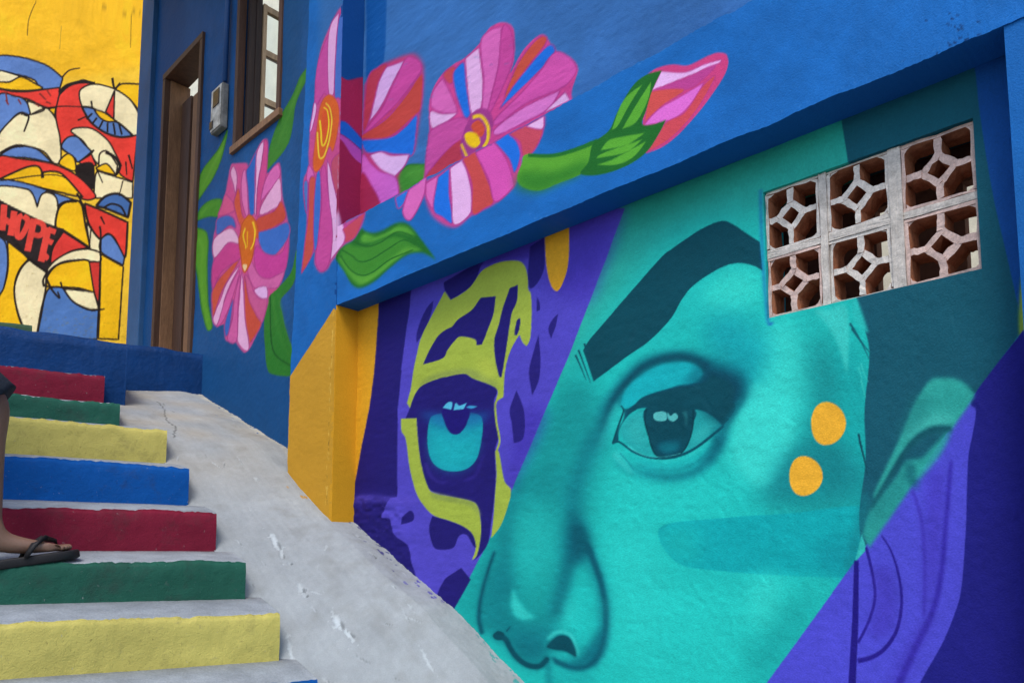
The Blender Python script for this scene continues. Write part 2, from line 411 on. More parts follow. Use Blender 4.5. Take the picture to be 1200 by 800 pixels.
M.stroke('EYE', '290,680 420,705 540,680 630,600 690,500', 3, '#0B6A74', 6, a=0.6, blur=3)
M.stroke('EYE', '20,600 60,440 110,300', 10, '#128086', 8, a=0.55, blur=6)
M.fill('EYE', '165,330 185,255 255,182 340,130 420,108 510,105 570,130 592,165 565,200 525,222 470,228 400,247 330,267 270,292 230,332 195,347', '#17A7A9', 0.9, 0.6)
M.fill('EYE', '540,110 600,150 590,210 520,225 500,190 545,160', '#0C6F7A', 0.6, 3)
# ---------- nose
M.fill('NOSE', '100,260 180,60 235,-80 480,-80 500,60 545,205 608,440 612,640 545,728 380,690 300,722 150,600 82,500', '#148D8B', 0.55, 9)
M.fill('F8', '225,150 300,190 290,320 235,470 150,485 60,520 0,650 -20,610 60,480', '#169190', 0.5, 9)
M.fill('F8', '150,470 90,560 30,640 10,660 -30,640 60,500', '#1AA7A0', 0.5, 5)
M.stroke('NOSE', '230,-60 215,60 200,200 190,330 195,430', 12, '#128286', 16, a=0.75, blur=6)
M.fill('NOSE', '220,60 400,20 440,140 420,330 330,420 240,380 210,240', '#1DA79F', 0.8, 12)
M.stroke('NOSE', '560,-260 520,-120 480,20 490,140 460,290 430,420 400,520', 12, '#0F7B82', 14, a=0.8, blur=6)
M.fill('NOSE', '440,120 530,130 545,220 500,290 450,300', '#0E757D', 0.7, 6)
M.fill('NOSE', '130,260 210,250 215,420 260,560 180,590 100,560 85,450', '#15908F', 0.7, 8)
M.fill('NOSE', '180,560 400,540 380,640 330,710 270,690 210,640', '#128488', 0.8, 8)
M.fill('NOSE', '490,300 560,340 592,470 575,600 500,640 440,560 425,490 460,380', '#20B6AC', 0.9, 6)
M.fill('NOSE', '440,440 500,480 470,560 420,540', '#2CC0B4', 0.6, 6)
M.fill('NOSE', '222,400 240,440 275,490 318,522! 270,528 235,515 215,470', '#2BC3B7', 0.9, 2.5)
M.stroke('NOSE', '145,240 112,340 86,440 78,520 92,590', 3, '#0A626D', 5.5, blur=1.2)
M.stroke('NOSE', '530,205 572,300 603,400 618,500 612,600 588,680 540,728 480,736 400,705', 6, '#0A626D', 5, blur=1.2)
M.stroke('NOSE', '540,210 590,310 622,420 632,520 622,620', 5, '#118086', 8, a=0.55, blur=4)
M.fill('NOSE', '368,645! 400,612 430,598 465,610 488,655 492,688! 450,662 410,655', '#095560', 1, 0.8)
M.stroke('NOSE', '372,612 398,588 430,580 470,598 496,655 500,680', 3, '#3AC3B8', 2, a=0.85, blur=1.2)
M.fill('NOSE', '410,665 470,675 500,700 450,715 400,690', '#1FA8A2', 0.7, 3)
M.stroke('NOSE', '150,598 188,606 212,650 240,690 285,722 335,728 375,690', 4.5, '#0A5F6A', 4.5, blur=0.8)
M.fill('NOSE', '140,595 160,578 185,590 175,612 150,612', '#09545F', 1, 0.8); M.stroke('NOSE', '195,580 212,558', 2.5, '#0B616B', 1, blur=0.6)
M.stroke('NOSE', '372,690 378,760 380,830', 6, '#128588', 10, a=0.8, blur=2.5)
M.fill('NOSE', '400,740 560,745 560,820 400,820', '#1BA39D', 0.7, 6)
M.fill('NOSE', '600,640 640,520 700,520 720,640 640,800 580,800', '#23BBAF', 0.6, 8)
M.stroke('NOSE', '470,60 495,150 470,270 438,400 405,520', 6, '#0C6B74', 9, a=0.75, blur=4)
M.fill('NOSE', '470,130 530,150 548,230 520,280 480,270', '#0A606A', 0.65, 4)
M.stroke('NOSE', '215,40 200,180 192,320 200,440', 6, '#0E767C', 9, a=0.6, blur=5)
M.fill('NOSE', '90,460 140,300 190,330 200,470 240,570 180,600 110,580', '#118286', 0.55, 7)
M.stroke('NOSE', '545,225 585,320 612,430 622,540 606,650 560,720', 6, '#096570', 9, a=0.75, blur=2.5)
M.fill('NOSE', '560,620 610,560 615,640 580,700 520,735 460,735 420,712 500,700', '#0C6F79', 0.75, 3)
M.fill('NOSE', '210,620 300,600 370,650 340,715 280,715 230,680', '#0F767D', 0.6, 6)
M.stroke('NOSE', '150,600 190,612 215,655 245,695 290,724 340,726 372,695', 4, '#084F59', 4.5, blur=0.7)
M.fill('NOSE', '368,645! 400,612 430,598 465,610 488,655 492,688! 450,662 410,655', '#084E58', 1, 0.6)
M.fill('NOSE', '240,90 330,60 400,100 390,260 330,340 260,320 235,200', '#24B0A7', 0.55, 10)
M.fill('NOSE', '640,180 760,120 860,300 860,560 740,700 660,560 640,380', '#2AC2B6', 0.6, 12)
M.img = np.clip(srgb('#1FAEA6') + (M.img - srgb('#1FAEA6')) * 1.30, 0.02, 1) * np.array([1.0, 1.05, 1.04]); M.img = np.maximum(M.img, srgb('#094955')); M.img = np.clip(M.img, 0, 1)
# crisp last strokes of nose and eye
M.stroke('NOSE', '520,225 555,310 586,410 600,510 596,600 574,670 530,712 470,720', 5, '#0C707A', 8, a=0.55, blur=3)
M.stroke('NOSE', '538,212 575,300 604,400 618,500 613,600 590,678 545,724 485,733 430,715 392,692', 1.8, '#075563', 3.4, blur=0.9)
M.stroke('NOSE', '145,240 112,340 86,440 78,520 90,588', 1.4, '#075763', 3.4, blur=0.5)
M.stroke('NOSE', '120,330 98,440 92,520 104,570', 4, '#0E7880', 7, a=0.5, blur=3)
M.fill('NOSE', '368,645! 400,612 430,598 465,610 488,655 492,688! 450,662 410,655', '#064A55', 1, 0.3)
M.fill('NOSE', '138,596 160,578 186,590 176,613 150,613', '#064A55', 1, 0.3); M.stroke('NOSE', '150,600 190,608 214,652 244,692 288,722 336,727 374,692', 3, '#064E5A', 3.6, blur=0.4); M.stroke('NOSE', '196,580 212,558', 2.2, '#085763', 1)
M.fill('NOSE', '500,120 536,185 550,240 528,252 498,200', '#085C68', 0.75, 2.2)
M.stroke('NOSE', '372,612 398,588 430,580 470,598 496,655 502,684', 2.2, '#3CC6BB', 1.2, a=0.9, blur=0.6)
M.stroke('NOSE', '612,440 632,540 622,640 590,720', 3, '#39C8BC', 3, a=0.35, blur=2)
M.fill('NOSE', '224,402 240,440 275,490 318,522! 270,526 235,512 217,470', '#35C9BD', 0.75, 1.2)
M.stroke('EYE', '158,338 184,250 255,178 340,124 420,101 515,97 582,126 604,165', 1.4, '#084F5A', 3.0, blur=0.6)
M.stroke('EYE', '300,350 296,420 314,490 345,582 400,604 480,582 522,520 543,440 547,352', 2.0, '#053C47', 2.0, blur=0.3)
M.fill('EYE', '350,360 500,360 520,430 500,500 400,515 340,450', '#07434E', 0.6, 3)
M.fill('EYE', '338,380 365,365 402,370 402,410 350,410', '#56BAB4', 1, 0.2); M.fill('EYE', '412,368 425,388 450,372 466,395 440,416 414,400', '#56BAB4', 1, 0.2)
M.stroke('EYE', '168,333 182,362 160,430 128,530', 1.6, '#074A55', 2.6, blur=0.3); M.stroke('EYE', '125,531 165,524 232,573 312,603 402,609 482,593 562,553 652,483 704,440', 1.8, '#06505C', 2.6, blur=0.3)
M.stroke('EYE', '205,545 300,596 400,600 480,582', 0.9, '#59CFC6', 0.8, a=0.7, blur=0.3)
M.stroke('EYE', '250,640 340,665 450,668 560,630 640,555', 1.4, '#0C7079', 2.2, a=0.75, blur=0.8); M.stroke('EYE', '240,628 340,652 450,654 555,616', 1.6, '#36C2B8', 1.2, a=0.6, blur=0.7)
M.stroke('EYE', '130,590 180,640 232,690', 3.2, '#45C9BE', 1.6, a=0.7, blur=0.8); M.stroke('EYE', '165,582 205,625 240,672', 1.2, '#0D7881', 0.8, a=0.8, blur=0.4)
M.stroke('EYE', '60,560 95,430 150,330', 3.5, '#37C2B7', 2, a=0.5, blur=1.8)
M.fill('EYE', '700,440 760,345 812,270 800,330 730,430 705,470', '#0A6A75', 0.8, 2)
# ---------- left: purple ground, indigo, leopard
M.fill('P', '380,300! 440,330! 640,240! 732,244! 711,300! 670,410! 580,620! 531,714! 500,790! 380,790!', PUR)
M.fill('P', '660,260! 731,244! 711,300! 690,356! 640,330', '#4636A8', 0.8, 8)
M.fill('B2', '860,200 960,240 800,560 780,560 800,400', '#3F2FA2', 0.6, 6)
M.fill('A', '150,370! 330,318! 318,420! 300,540! 280,700! B2: 284,10! 264,200! 262,610! 230,620 192,700 C: 192,160 210,220 260,262 276,330 292,405 250,470! 0,300! -60,100! B2: 30,600! A: 140,700!', IND)
M.fill('C', '60,68 130,66 215,74 290,80 300,100 220,98 130,92 60,98', '#5D4FC0', 0.55, 2)
for i in range(46):
    x, y = rng.uniform(10, 260), 70 + rng.uniform(0, 1) ** 2 * 170; l = rng.uniform(4, 12)
    M.stroke('C', f'{x:.0f},{y:.0f} {x+l:.0f},{y+rng.uniform(-5,6):.0f}', 0.8, '#6A5BC8', 0.4, a=0.5, blur=0.4)
M.fill('A', '-20,405! 176,372! 172,480! 165,570! 145,800! B2: 155,10! 130,200! 90,400! 52,598! 0,665! -40,700!', ORA)
M.fill('A', '480,285! 660,180 650,215 640,250 612,300 560,338 512,366! 485,320!', IND)
M.fill('A', '640,190 900,90 890,160 830,178 750,180 690,200', '#3B2C98', 0.7, 2)
M.fill('A', '885,115! 950,72! 953,200 930,270 895,310 878,300 874,240', IND, 0.9)
M.fill('A', '432,368! 424,420 398,495 355,567! 352,530 372,462 402,402', IND, 0.85)
M.fill('A', '918,350! 930,380 932,412! 915,420!', IND, 0.9); M.fill('A', '1016,430! 1006,490 985,547! 972,500 990,458', IND, 0.9)
M.fill('A', '925,528! 934,640 928,735 895,812! 880,700 903,600', IND, 0.9)
M.fill('B2', '820,108! 858,210 855,330 810,356! 800,270 788,205 800,160', IND, 0.9)
M.fill('A', '485,325! 430,430 375,540 350,640 325,780 308,848! 322,874! 345,812 375,772 440,742 520,722 580,714 620,735 700,765 730,790 722,832! 757,822! 768,690 790,610 815,560 835,528! 850,565 868,582! 886,540 893,420 890,340 876,315 873,260 862,210 830,183 760,185 700,205 655,235 610,300 560,340 512,366!', LIME)
M.fill('A', '370,780 440,742 520,722 580,714 640,742 720,780 720,750 640,700 560,690 440,715 380,750', '#7F8F50', 0.6, 2)
M.fill('A', '640,640 700,650 725,720 660,730', '#B9C44A', 0.6, 3)
M.fill('A', '655,355! 725,348! 715,430 690,500 660,575! 635,578! 625,550 560,537 530,560 500,600 475,640 385,668! 410,610 450,540 490,505 520,490 550,455 610,415 640,375', IND)
M.fill('A', '790,310! 828,295! 825,370 800,430 785,520 765,640 750,726! 738,720 722,650 717,560 740,480 760,400', IND)
M.fill('A', '825,460 840,455 835,500 822,532! 812,525 818,485', IND)
M.fill('B2', '320,195! 345,130 375,90 440,60 520,40 580,32 620,55 700,85 728,110 712,160 720,220 738,320 722,390 725,500 720,600 705,715 C: 575,250 545,297 516,326! B2: 636,880 654,780 655,720 640,652 610,626 520,606 430,582 395,545 372,440 358,330 352,240! 300,240!', IND)
M.fill('B2', '278,241! 352,239! 358,330 374,450 405,560 440,592 520,608 610,628 640,655 655,730 654,796 636,880 614,904! 630,844 612,778 564,742 504,718 432,694 384,646 348,580 322,480 302,340 282,300', LIME)
M.fill('B2', '420,585 520,606 610,628 640,655 652,700 600,650 500,630 430,612', '#8A9A4C', 0.7, 1)
M.fill('B2', '722,393! 740,400 765,530 795,575 785,640 750,740 704,802! 714,700 722,590 728,500', LIME)
M.stroke('B2', '745,140 720,170 726,250 743,340 730,392', 2.4, LIME, 2.2)
M.fill('B2', '410,262 404,360 425,440 470,478 530,488 590,475 635,430 656,350 662,262 640,222 560,210 440,222', '#17A0AB', 1, 0.3)
M.fill('B2', '420,330 440,440 520,478 600,450 640,340 560,350 520,340', '#1CB2B4', 0.7, 5)
M.fill('B2', '400,190 670,190 670,255 600,280 480,280 400,250', '#1C5A9C', 0.6, 4)
M.fill('B2', '400,150 680,150 670,206 400,206', IND, 0.95, 2.5)
M.fill('B2', '476,198 484,260 505,302 532,316 560,305 586,265 594,200', '#20176E')
M.fill('B2', '474,190! 500,164 520,168 514,199!', '#57BEDA'); M.fill('B2', '524,201! 535,168 552,180 586,167! 572,196!', '#57BEDA'); M.fill('B2', '584,188! 602,180 636,184! 610,194', '#3C9AC8')
M.stroke('B2', '394,450 418,508 460,540 492,540', 2.2, '#4E3FA8', 1, a=0.8, blur=0.8); M.stroke('B2', '578,532 632,500 668,410', 2.2, '#4434A0', 1, a=0.8, blur=0.8)
M.fill('C', '266,127 281,138 278,166 234,181! 240,152', IND); M.fill('C', '355,147! 420,166 480,190 515,222 527,268 515,262 490,221 460,226 436,272 370,276 350,240 343,190', IND)
M.fill('C', '470,350! 506,395! 435,520! 375,470 400,400 430,375', IND)
M.fill('P', '638,276! 667,266! 666,305 661,327 653,341 645,333 640,310', ORA)
# ---------- right: hair, blue edge, purple half of the ear
M.fill('P', '1130,60! 1300,60! 1300,420! 1196,400! 1150,180 1144,110', '#134E94')
M.fill('P', '985,135! 1135,60! 1143,84 1147,125 1155,180 1166,240 1180,300 1190,345 1199,386! 1140,465! 1010,646! 1007,600 1014,540 1013,480 1019,415 1012,380 1004,351! 1002,250! 992,180', '#165867')
M.fill('P', '1196,330 1204,320 1210,392 1195,395', '#8FA83A', 1, 1)
M.fill('E1', '250,80 300,75 370,60 385,150 382,240 376,332! 340,215 300,140', '#3FCDBE', 0.9, 1.4)
M.fill('E1', '395,35! 416,35! 436,90 462,170! 425,140 400,100', '#2BC0B4', 1, 0.6)
for q in ('388,130 425,190 466,275', '395,150 430,200 470,250'): M.stroke('E1', q, 3.2, '#10606A', 0.6)
for q in ('430,285 440,320 458,358', '420,300 436,350', '430,350 448,420'): M.stroke('E1', q, 2.6, '#35C4B6', 0.6)
for q in ('420,560 432,620 452,690', '425,590 440,650 455,720'): M.stroke('E1', q, 2.8, '#0F4B57', 0.8)
M.fill('P', '1199,387! 1140,465! 1075,556! 1010,646! 955,722! 898,800! 870,840! 1300,840! 1300,380!', PUR2)
M.fill('P', '1199,387! 1141,464 1144,481 1140,508 1135,535 1133,580 1132,621 1127,686 1120,715 1104,754 1078,800 1062,840! 1300,840! 1300,380!', IND2)
M.fill('E1', '652,420 700,352 750,342 810,350 860,385 876,414! 785,542! 740,532 690,545 640,580 590,640 540,720 490,810 482,790 540,665 590,560 622,480', '#31A697', 1, 0.8)
M.fill('E1', '690,400 780,380 840,410 800,470 700,460', '#2A9C90', 0.6, 6); M.fill('E1', '610,540 700,490 790,490 770,540 690,540 620,590', '#48BCAC', 0.8, 4)
M.fill('E1', '640,420 700,440 640,540 580,600', '#1C7A78', 0.6, 6)
M.fill('E2', '560,0 640,-10! 575,98! 428,312! 402,262! 432,172 520,62', '#2A9A8F', 1, 0.8)
M.stroke('E1', '786,541 720,543 660,568 610,620 560,700 500,800 470,850', 8, '#0F525C', 4, blur=1.0)
M.fill('E2', '560,0 590,20 605,70 590,100 560,60', '#14666C', 0.85, 3); M.fill('E1', '650,690 720,600 780,552 740,640 655,738', '#2EA698', 0.9, 2)
M.fill('E2', '440,150 520,60 560,80 480,190 430,240', '#1D7F7D', 0.5, 6)
M.fill('E2', '400,262! 418,318! 374,366! 390,305', '#37BFB2', 1, 0.5)
M.fill('E2', '405,100 425,160 395,270 370,360 340,400 360,300 390,180', '#137F84', 0.7, 3)
M.stroke('E2', '381,358 378,500 372,640 364,820', 5.5, '#22187A', 9)
M.stroke('E2', '416,310 438,400 448,490 425,575 385,655', 3.4, '#2A1F86', 3.4, blur=0.3); M.stroke('E2', '472,268 505,320 532,400 544,500 530,600 490,668 440,705 385,720', 1.6, '#281D84', 6, blur=0.3)
M.fill('E2', '440,400 500,380 530,480 520,600 440,640 420,600 450,500', '#4334A8', 0.5, 5)
M.stroke('E2', '580,100 618,220 628,400 624,560', 3, '#3A2C9E', 3, a=0.9, blur=1.0); M.fill('E2', '640,60 700,40 700,240 680,420 640,560 628,400 625,200', '#4436AC', 0.6, 5)
M.stroke('E2', '722,0 706,200 688,400 656,540 600,660 530,810', 4, '#34279A', 8, a=0.9, blur=1.2)
M.fill('E2', '590,620 660,560 600,680 540,800 500,800', '#3D2FA4', 0.5, 5)
for q in ((298, 520, 68, 85), (210, 725, 66, 78)):
    th = np.linspace(0, 2 * math.pi, 40, endpoint=False)
    ox, oy, k = FR['E1']; cx_, cy_ = q[0], q[1]
    X_ = ox + (cx_ + q[2] * np.cos(th) + 5 * np.cos(2 * th)) / k; Y_ = oy + (cy_ + q[3] * np.sin(th)) / k
    M.put(np.stack([X_, Y_], 1), '#F5B233', 1, 0.3)
M.stroke('P', '891,222 893,300 900,374 906,378', 2.5, '#1D5FAE', 3, a=0.75, blur=0.6)
mot = noise2(len(M.z), len(M.u), (9, 14), 5) * 0.018 + noise2(len(M.z), len(M.u), (60, 90), 6) * 0.014 + noise2(len(M.z), len(M.u), (300, 420), 8) * 0.022 + noise2(len(M.z), len(M.u), (520, 800), 9) * 0.022
M.img = np.clip(M.img * (1 + mot[..., None]), 0, 1)
scar = np.zeros(M.img.shape[:2])
for i in range(150):
    x, y = rng.uniform(540, 1195), rng.uniform(260, 800); a_ = rng.normal(-0.7, 0.5); l = rng.uniform(4, 18)
    if rng.random() < 0.5: x, y = rng.normal(820, 60), rng.normal(590, 60)
    Q_ = np.array([(x, y), (x + l * 0.5 * math.cos(a_) + rng.normal(0, 1), y - l * 0.5 * math.sin(a_) + rng.normal(0, 1)), (x + l * math.cos(a_), y - l * math.sin(a_))]); T_ = np.gradient(Q_, axis=0); N__ = np.stack([-T_[:, 1], T_[:, 0]], 1); N__ /= np.maximum(np.linalg.norm(N__, axis=1), 1e-6)[:, None]
    r_ = M.cover(np.vstack([Q_ + N__ * 0.9, (Q_ - N__ * 0.9)[::-1]]), 1.0)
    if r_: scar[r_[0]] += r_[1] * rng.choice((-1.0, 1.0)) * rng.uniform(0.0012, 0.0030)
crust = np.zeros(M.img.shape[:2])
P_, c_ = parse('-40,60 60,66 215,72 235,110 262,262 300,420 420,520 420,620 -40,420', 'C'); sl_, cv_ = M.cover(spline(P_, c_), 3.0); crust[sl_] = cv_
hM, wM = crust.shape
M.extra = scar + crust * (0.004 + 0.004 * np.abs(noise2(hM, wM, (34, 60), 15)) + 0.0028 * noise2(hM, wM, (110, 170), 16))
M.cut(*VENT)
M.kmul = 1.10
M.build('wall_panel', M_MURAL, house, 0.12, 0.0025, 11)

# ---- flowers: lists of (frame, outline, colour); painted on whichever face they lie on
OUT = '#B23A86'
MAG, PNK, LPK, ROR, BLU, RED = '#CF4A9A', '#DF69B4', '#EBB4E0', '#CC4C45', '#1F70D6', '#BE3B50'
def petals(c, L, ol=OUT, ow=1.5):
    for fr, pts, col in L: c.fill(fr, pts, col, 1, 0.35, ol, ow, 0.85)
BLUEB, BLUEU = '#1C68B1', '#3B70AE'

# ---- U: upper wall right of the pilaster
U = wall_canvas(NB, ucols_from_px(404, 1300, 1.45, NB, 100), BEAM0 + 0.10, TOP, 0.0048, BLUEU, fine=(-9, 2.9))
def smudge(c, cells, seed, amt=0.05):
    h, w_ = c.img.shape[:2]; m = noise2(h, w_, cells, seed) + 0.6 * noise2(h, w_, (cells[0] * 3, cells[1] * 3), seed + 1) + 0.4 * noise2(h, w_, (cells[0] * 12, cells[1] * 12), seed + 2)
    c.img = np.clip(c.img * (1 + amt * m[..., None]), 0, 1)
smudge(U, (10, 14), 21, 0.045)
U.fill('Q1', '395,-60! 500,-60! 490,300 440,360 395,420!', '#0F559C', 1, 0.6)
U.fill('Q2', '555,212! 585,175 625,148 700,146! 730,220! 560,310!', '#3F8A2E', 1, 0.4, '#256B26', 1.8)
U.fill('Q2', '600,185 640,165 705,165 705,200 640,230', '#559E38', 0.6, 2)
U.fill('Q1', '385,440! 450,360 510,322 600,288 650,285 690,335 695,400 684,560 645,800 Q2: 630,88 565,212 575,300! 470,360! 370,420! 375,0!', '#C43E74', 1, 0.8)
petals(U, [('Q1', '400,420 455,352 505,340 452,480 410,632 380,680', '#BB3A52'), ('Q1', '500,350! 598,317! 540,420 480,545 408,642! 430,560 460,430', '#DCABDF'),
           ('Q1', '602,308 650,305 684,340 668,392 560,530 395,695! 398,668 480,562 547,420', MAG), ('Q1', '690,398 682,560 650,604 520,712 380,724 380,700 500,620 600,500 668,402', '#C8473F'),
           ('Q1', '662,602 657,700 640,805 Q2: 600,95 530,92 480,80 400,85 370,40 Q1: 370,730 520,716 600,664', BLU), ('Q2', '410,96! 470,80 530,100 622,94! 600,150 547,210! 470,170', '#E6B7E6'),
           ('Q2', '375,90 420,140 470,182 550,214 568,300! 465,355! 440,282 375,190', '#D566C4'), ('Q2', '370,190 440,280 470,350! 360,420!', '#A92A50')])
U.fill('R3', '110,600! 124,500 134,400 134,300 168,220 220,172 260,148 318,92 350,40 400,20 438,48 438,150 424,200 478,110 540,62 584,118 642,148 668,190 645,270 650,310! 400,440! 250,520!', '#D5478E', 1, 0.6)
petals(U, [('R3', '180,222! 212,280 232,342 180,346 140,322 146,270', PNK), ('R3', '137,342 180,350 238,345! 200,376 144,402', LPK), ('R3', '145,405 230,367 272,372 250,440 180,502 120,590 128,450', '#CC4F9C'),
           ('R3', '250,442 258,520 110,600 170,510', RED), ('R3', '182,208 222,178 226,222 205,242', '#C94A55'), ('R3', '225,190 258,165 266,240 282,342 260,362 230,282 218,222', BLU),
           ('R3', '262,150! 312,110! 326,240 316,332 282,342 268,230', LPK), ('R3', '318,95 350,50 394,36! 386,150 360,262 340,342 322,332 328,220', PNK),
           ('R3', '398,36 430,58 433,150 400,242 350,347 342,337 380,182', MAG), ('R3', '538,68 552,92 470,202 398,314! 410,260 450,170 500,100', '#CF5140'),
           ('R3', '556,105 582,134 500,222 398,322 388,327! 440,240', BLU), ('R3', '585,128 642,150 662,190 640,232 600,260 480,312 380,387 368,370 450,290 520,210', '#DA55A8'),
           ('R3', '605,264! 560,332 470,382 380,425 372,400 480,322', '#E47BC6'), ('R3', '622,270! 640,300! 540,350! 570,320', LPK)])
U.fill('R3', '262,400 290,345 325,328 355,350 360,400 340,470 300,500 255,510 245,460', '#A63C86', 1, 0.6)
U.fill('R3', '283,392 310,372 332,402 320,432 296,420', '#D8503A'); U.fill('R3', '260,425 280,414 305,424 316,455 295,472 270,458', '#F7C619')
U.stroke('R3', '288,362 318,358 342,392 344,440 328,470', 4.5, '#F3C52A', 3.5); U.stroke('R3', '248,458 258,482 268,505', 2.5, '#F3C52A', 3)
U.stroke('P', '1105,60 1112,54 1120,40 1130,30', 5, '#123B70', 2, a=0.6, blur=2)
for i in range(60):
    x, y = rng.uniform(430, 900), rng.uniform(0, 130)
    U.stroke('P', f'{x:.1f},{y:.1f} {x+rng.uniform(2,7):.1f},{y-rng.uniform(0,4):.1f}', rng.uniform(0.6, 1.8), '#5F8DBC' if rng.random() < 0.6 else '#1B4C86', 0.4, a=0.35, blur=0.5)
U.kmul = 1.02
U.build('upper_wall', M_MURAL, house, 0.12, 0.003, 31)

# ---- F plane: pilaster and beam share one set of paint
PF = wall_canvas(NF, ucols_from_px(350, 395, 0.32, NF), -1.62, TOP, 0.0048, BLUEB, (), (), (0.1, 2.95))
PF.u = np.linspace(DP_L, DP_R, len(PF.u))
BF = wall_canvas(NF, ucols_from_px(395, 1290, 1.1, NF, 200), BEAM0, BEAM1, 0.0036, BLUEB)
BF.u = np.concatenate([[DP_R - 0.001], BF.u[BF.u < DP_R - 0.004]])
BF.img = BF.img[:, :len(BF.u)]; BF.hole = BF.hole[:, :len(BF.u) - 1]
smudge(BF, (3, 16), 41, 0.045); smudge(PF, (20, 3), 44, 0.04)
PF.fill('Q1', '120,-400! 300,-400! 300,420 200,600 120,400!', '#4A6E9E', 0.55, 4)
for c in (PF, BF):
    c.fill('P', '330,455! 342,438! 391,361! 398,366! 420,372! 420,640! 320,640!', '#D39C30')
    c.fill('Q1', '255,46 275,78 290,420 270,860 Q2: 260,470! 390,392! 384,440 340,530 285,565 245,620 215,655 190,696 150,708 120,665 122,605 110,615 45,722! 64,560 70,400 54,350 50,240 75,180 Q1: 75,800 80,690 100,590 113,400 135,280 190,150', '#CF4F8A', 1, 0.7)
    petals(c, [('Q1', '190,182 180,250 190,490 160,502 108,565 113,382 140,290', '#CB4E9A'), ('Q1', '250,68! 236,200 226,400 220,492 190,490 180,260 196,140', '#E8AAD6'),
               ('Q1', '252,90 300,40! 295,300! 280,520! 250,512 225,490 236,220', '#4A70BE'), ('Q1', '100,560 117,580 90,692 78,692', LPK), ('Q2', '78,165 112,215 80,262 66,240', '#DB68B2'),
               ('Q2', '52,260 76,256 72,400 60,380', '#5577BC'), ('Q2', '84,238 122,238 117,400 110,602 48,718! 64,560 80,400', '#CF5248'), ('Q2', '124,210 146,200 151,350 136,552 116,592 110,400', '#3E70C4'),
               ('Q2', '150,190 176,170 196,330 216,452 210,620 185,690 150,702 125,640 140,522 156,350', '#D04D98'),
               ('Q2', '184,128! 200,160 226,250 244,340 266,420 284,482 288,540 208,648! 216,560 214,450 196,330', '#EBB2DC'), ('Q2', '210,140 300,60! 290,470! 270,410 240,320', '#C4506A'),
               ('Q2', '275,484! 392,394! 382,432 340,522 286,552 288,520', '#C6475A')], OUT, 1.2)
    c.fill('Q1', '190,502 240,530 258,600 246,700 220,790 Q2: 196,62 160,152 122,196 100,162 108,60 Q1: 118,690 140,562', '#DE6128', 1, 0.5, '#C04A60', 1.0)
    c.fill('Q1', '165,580 185,600 190,680 165,720 148,690 150,620', '#E2562A', 1, 0.6)
    c.stroke('Q1', '172,548 200,575 210,640 200,720 178,790 Q2: 160,115 138,118 128,60 124,-10', 1.9, '#F0C33A', 2.2); c.stroke('Q1', '160,572 185,590 192,670 175,745 152,765 145,700 138,640', 1.6, '#F5CC2A', 2.6)
    # leaf under the second flower
    c.fill('Q2', '240,640 262,585 330,540 372,482 392,492 430,502 480,490 560,450 620,460 680,530 758,642! 690,606 610,616 520,682 440,752 370,787 320,770 280,702', '#226B24', 1, 0.5)
    c.fill('Q2', '262,612 300,560 340,570 400,572 480,540 560,522 640,560 680,592 600,600 510,662 440,718 370,738 330,712 300,660', '#3F8A2C', 1, 1.0)
    c.fill('Q2', '250,630 290,700 330,752 370,772 440,735 520,668 610,604 690,590 600,580 520,640 440,705 375,725 330,705 280,640', '#57A034', 1, 0.6)
    c.fill('Q2', '385,505 440,520 500,502 560,468 615,475 650,520 560,500 480,530 420,552 370,548', '#55A034', 1, 0.6)
    for q in ('270,590 320,620 360,650 420,640 520,580 600,540 700,590', '330,545 400,572 470,552 560,498 640,520', '262,620 310,690 370,722 430,705 520,640 640,590'):
        c.stroke('Q2', q, 1.6, '#1E6322', 1.2)
    # flower 3, lower half
    c.fill('R3', '110,600! 240,522! 400,436! 470,402! 550,352! 546,402 512,482 472,502 466,542 440,612 370,674 290,714 225,760 150,724 118,652', '#D0478C', 1, 0.6)
    petals(c, [('R3', '122,602! 168,570! 152,690 124,652', PNK), ('R3', '165,577! 207,545! 206,640 218,742 180,722 148,692', BLU), ('R3', '208,546! 250,516! 270,560 286,640 280,710 222,748 214,650', LPK),
               ('R3', '252,512! 300,486! 340,580 366,662 330,692 288,708 286,600', '#CC4B49'), ('R3', '300,492! 366,450! 410,512 436,592 430,620 370,666 345,580', '#DB54AC'), ('R3', '368,452! 418,420! 450,452 462,502 440,562 420,512', BLU),
               ('R3', '422,424! 480,390! 542,404 510,482 472,502 460,452', '#C94A5C'), ('R3', '480,394! 546,356! 540,404', LPK),
               ('R3', '10,650! 62,618! 42,672 20,690', '#2A73CE'), ('R3', '60,622! 124,580! 112,652 66,732 38,702', PNK)])
    # stem and bud
    c.fill('BUD', '70,552 200,553 300,530 418,486 385,600 345,648 230,695 150,728 90,728 38,702 26,660 48,600', '#5CA531', 1, 0.5)
    c.fill('BUD', '40,640 200,640 340,590 385,600 345,648 230,700 150,735 90,735 30,710', '#2E7A27', 0.8, 4)
    c.stroke('BUD', '80,556 200,558 310,530 425,485', 4.2, '#23702A', 5)
    c.fill('BUD', '640,180 710,128 790,108 870,112 960,68 1020,50 1062,68 1052,150 952,302 832,442 742,514 650,550! 700,470 755,385! 648,412 678,240 735,142!', '#D5447E', 1, 0.5)
    petals(c, [('BUD', '735,140! 850,146 940,110 1026,84! 1022,100 900,152 800,192 688,237! 710,190', '#F1B9EB'), ('BUD', '700,236 850,176 1005,108 930,190 860,228', '#C44590'), ('BUD', '682,242 850,230 740,312 652,396! 664,320', '#D8524E'),
               ('BUD', '946,194! 902,272 832,352 762,386 648,410! 720,330 830,264', '#E970CE'), ('BUD', '942,210 1002,168 902,342 782,472 668,542! 722,450 762,390 850,342', '#D74C57')], '#C04088', 1.3)
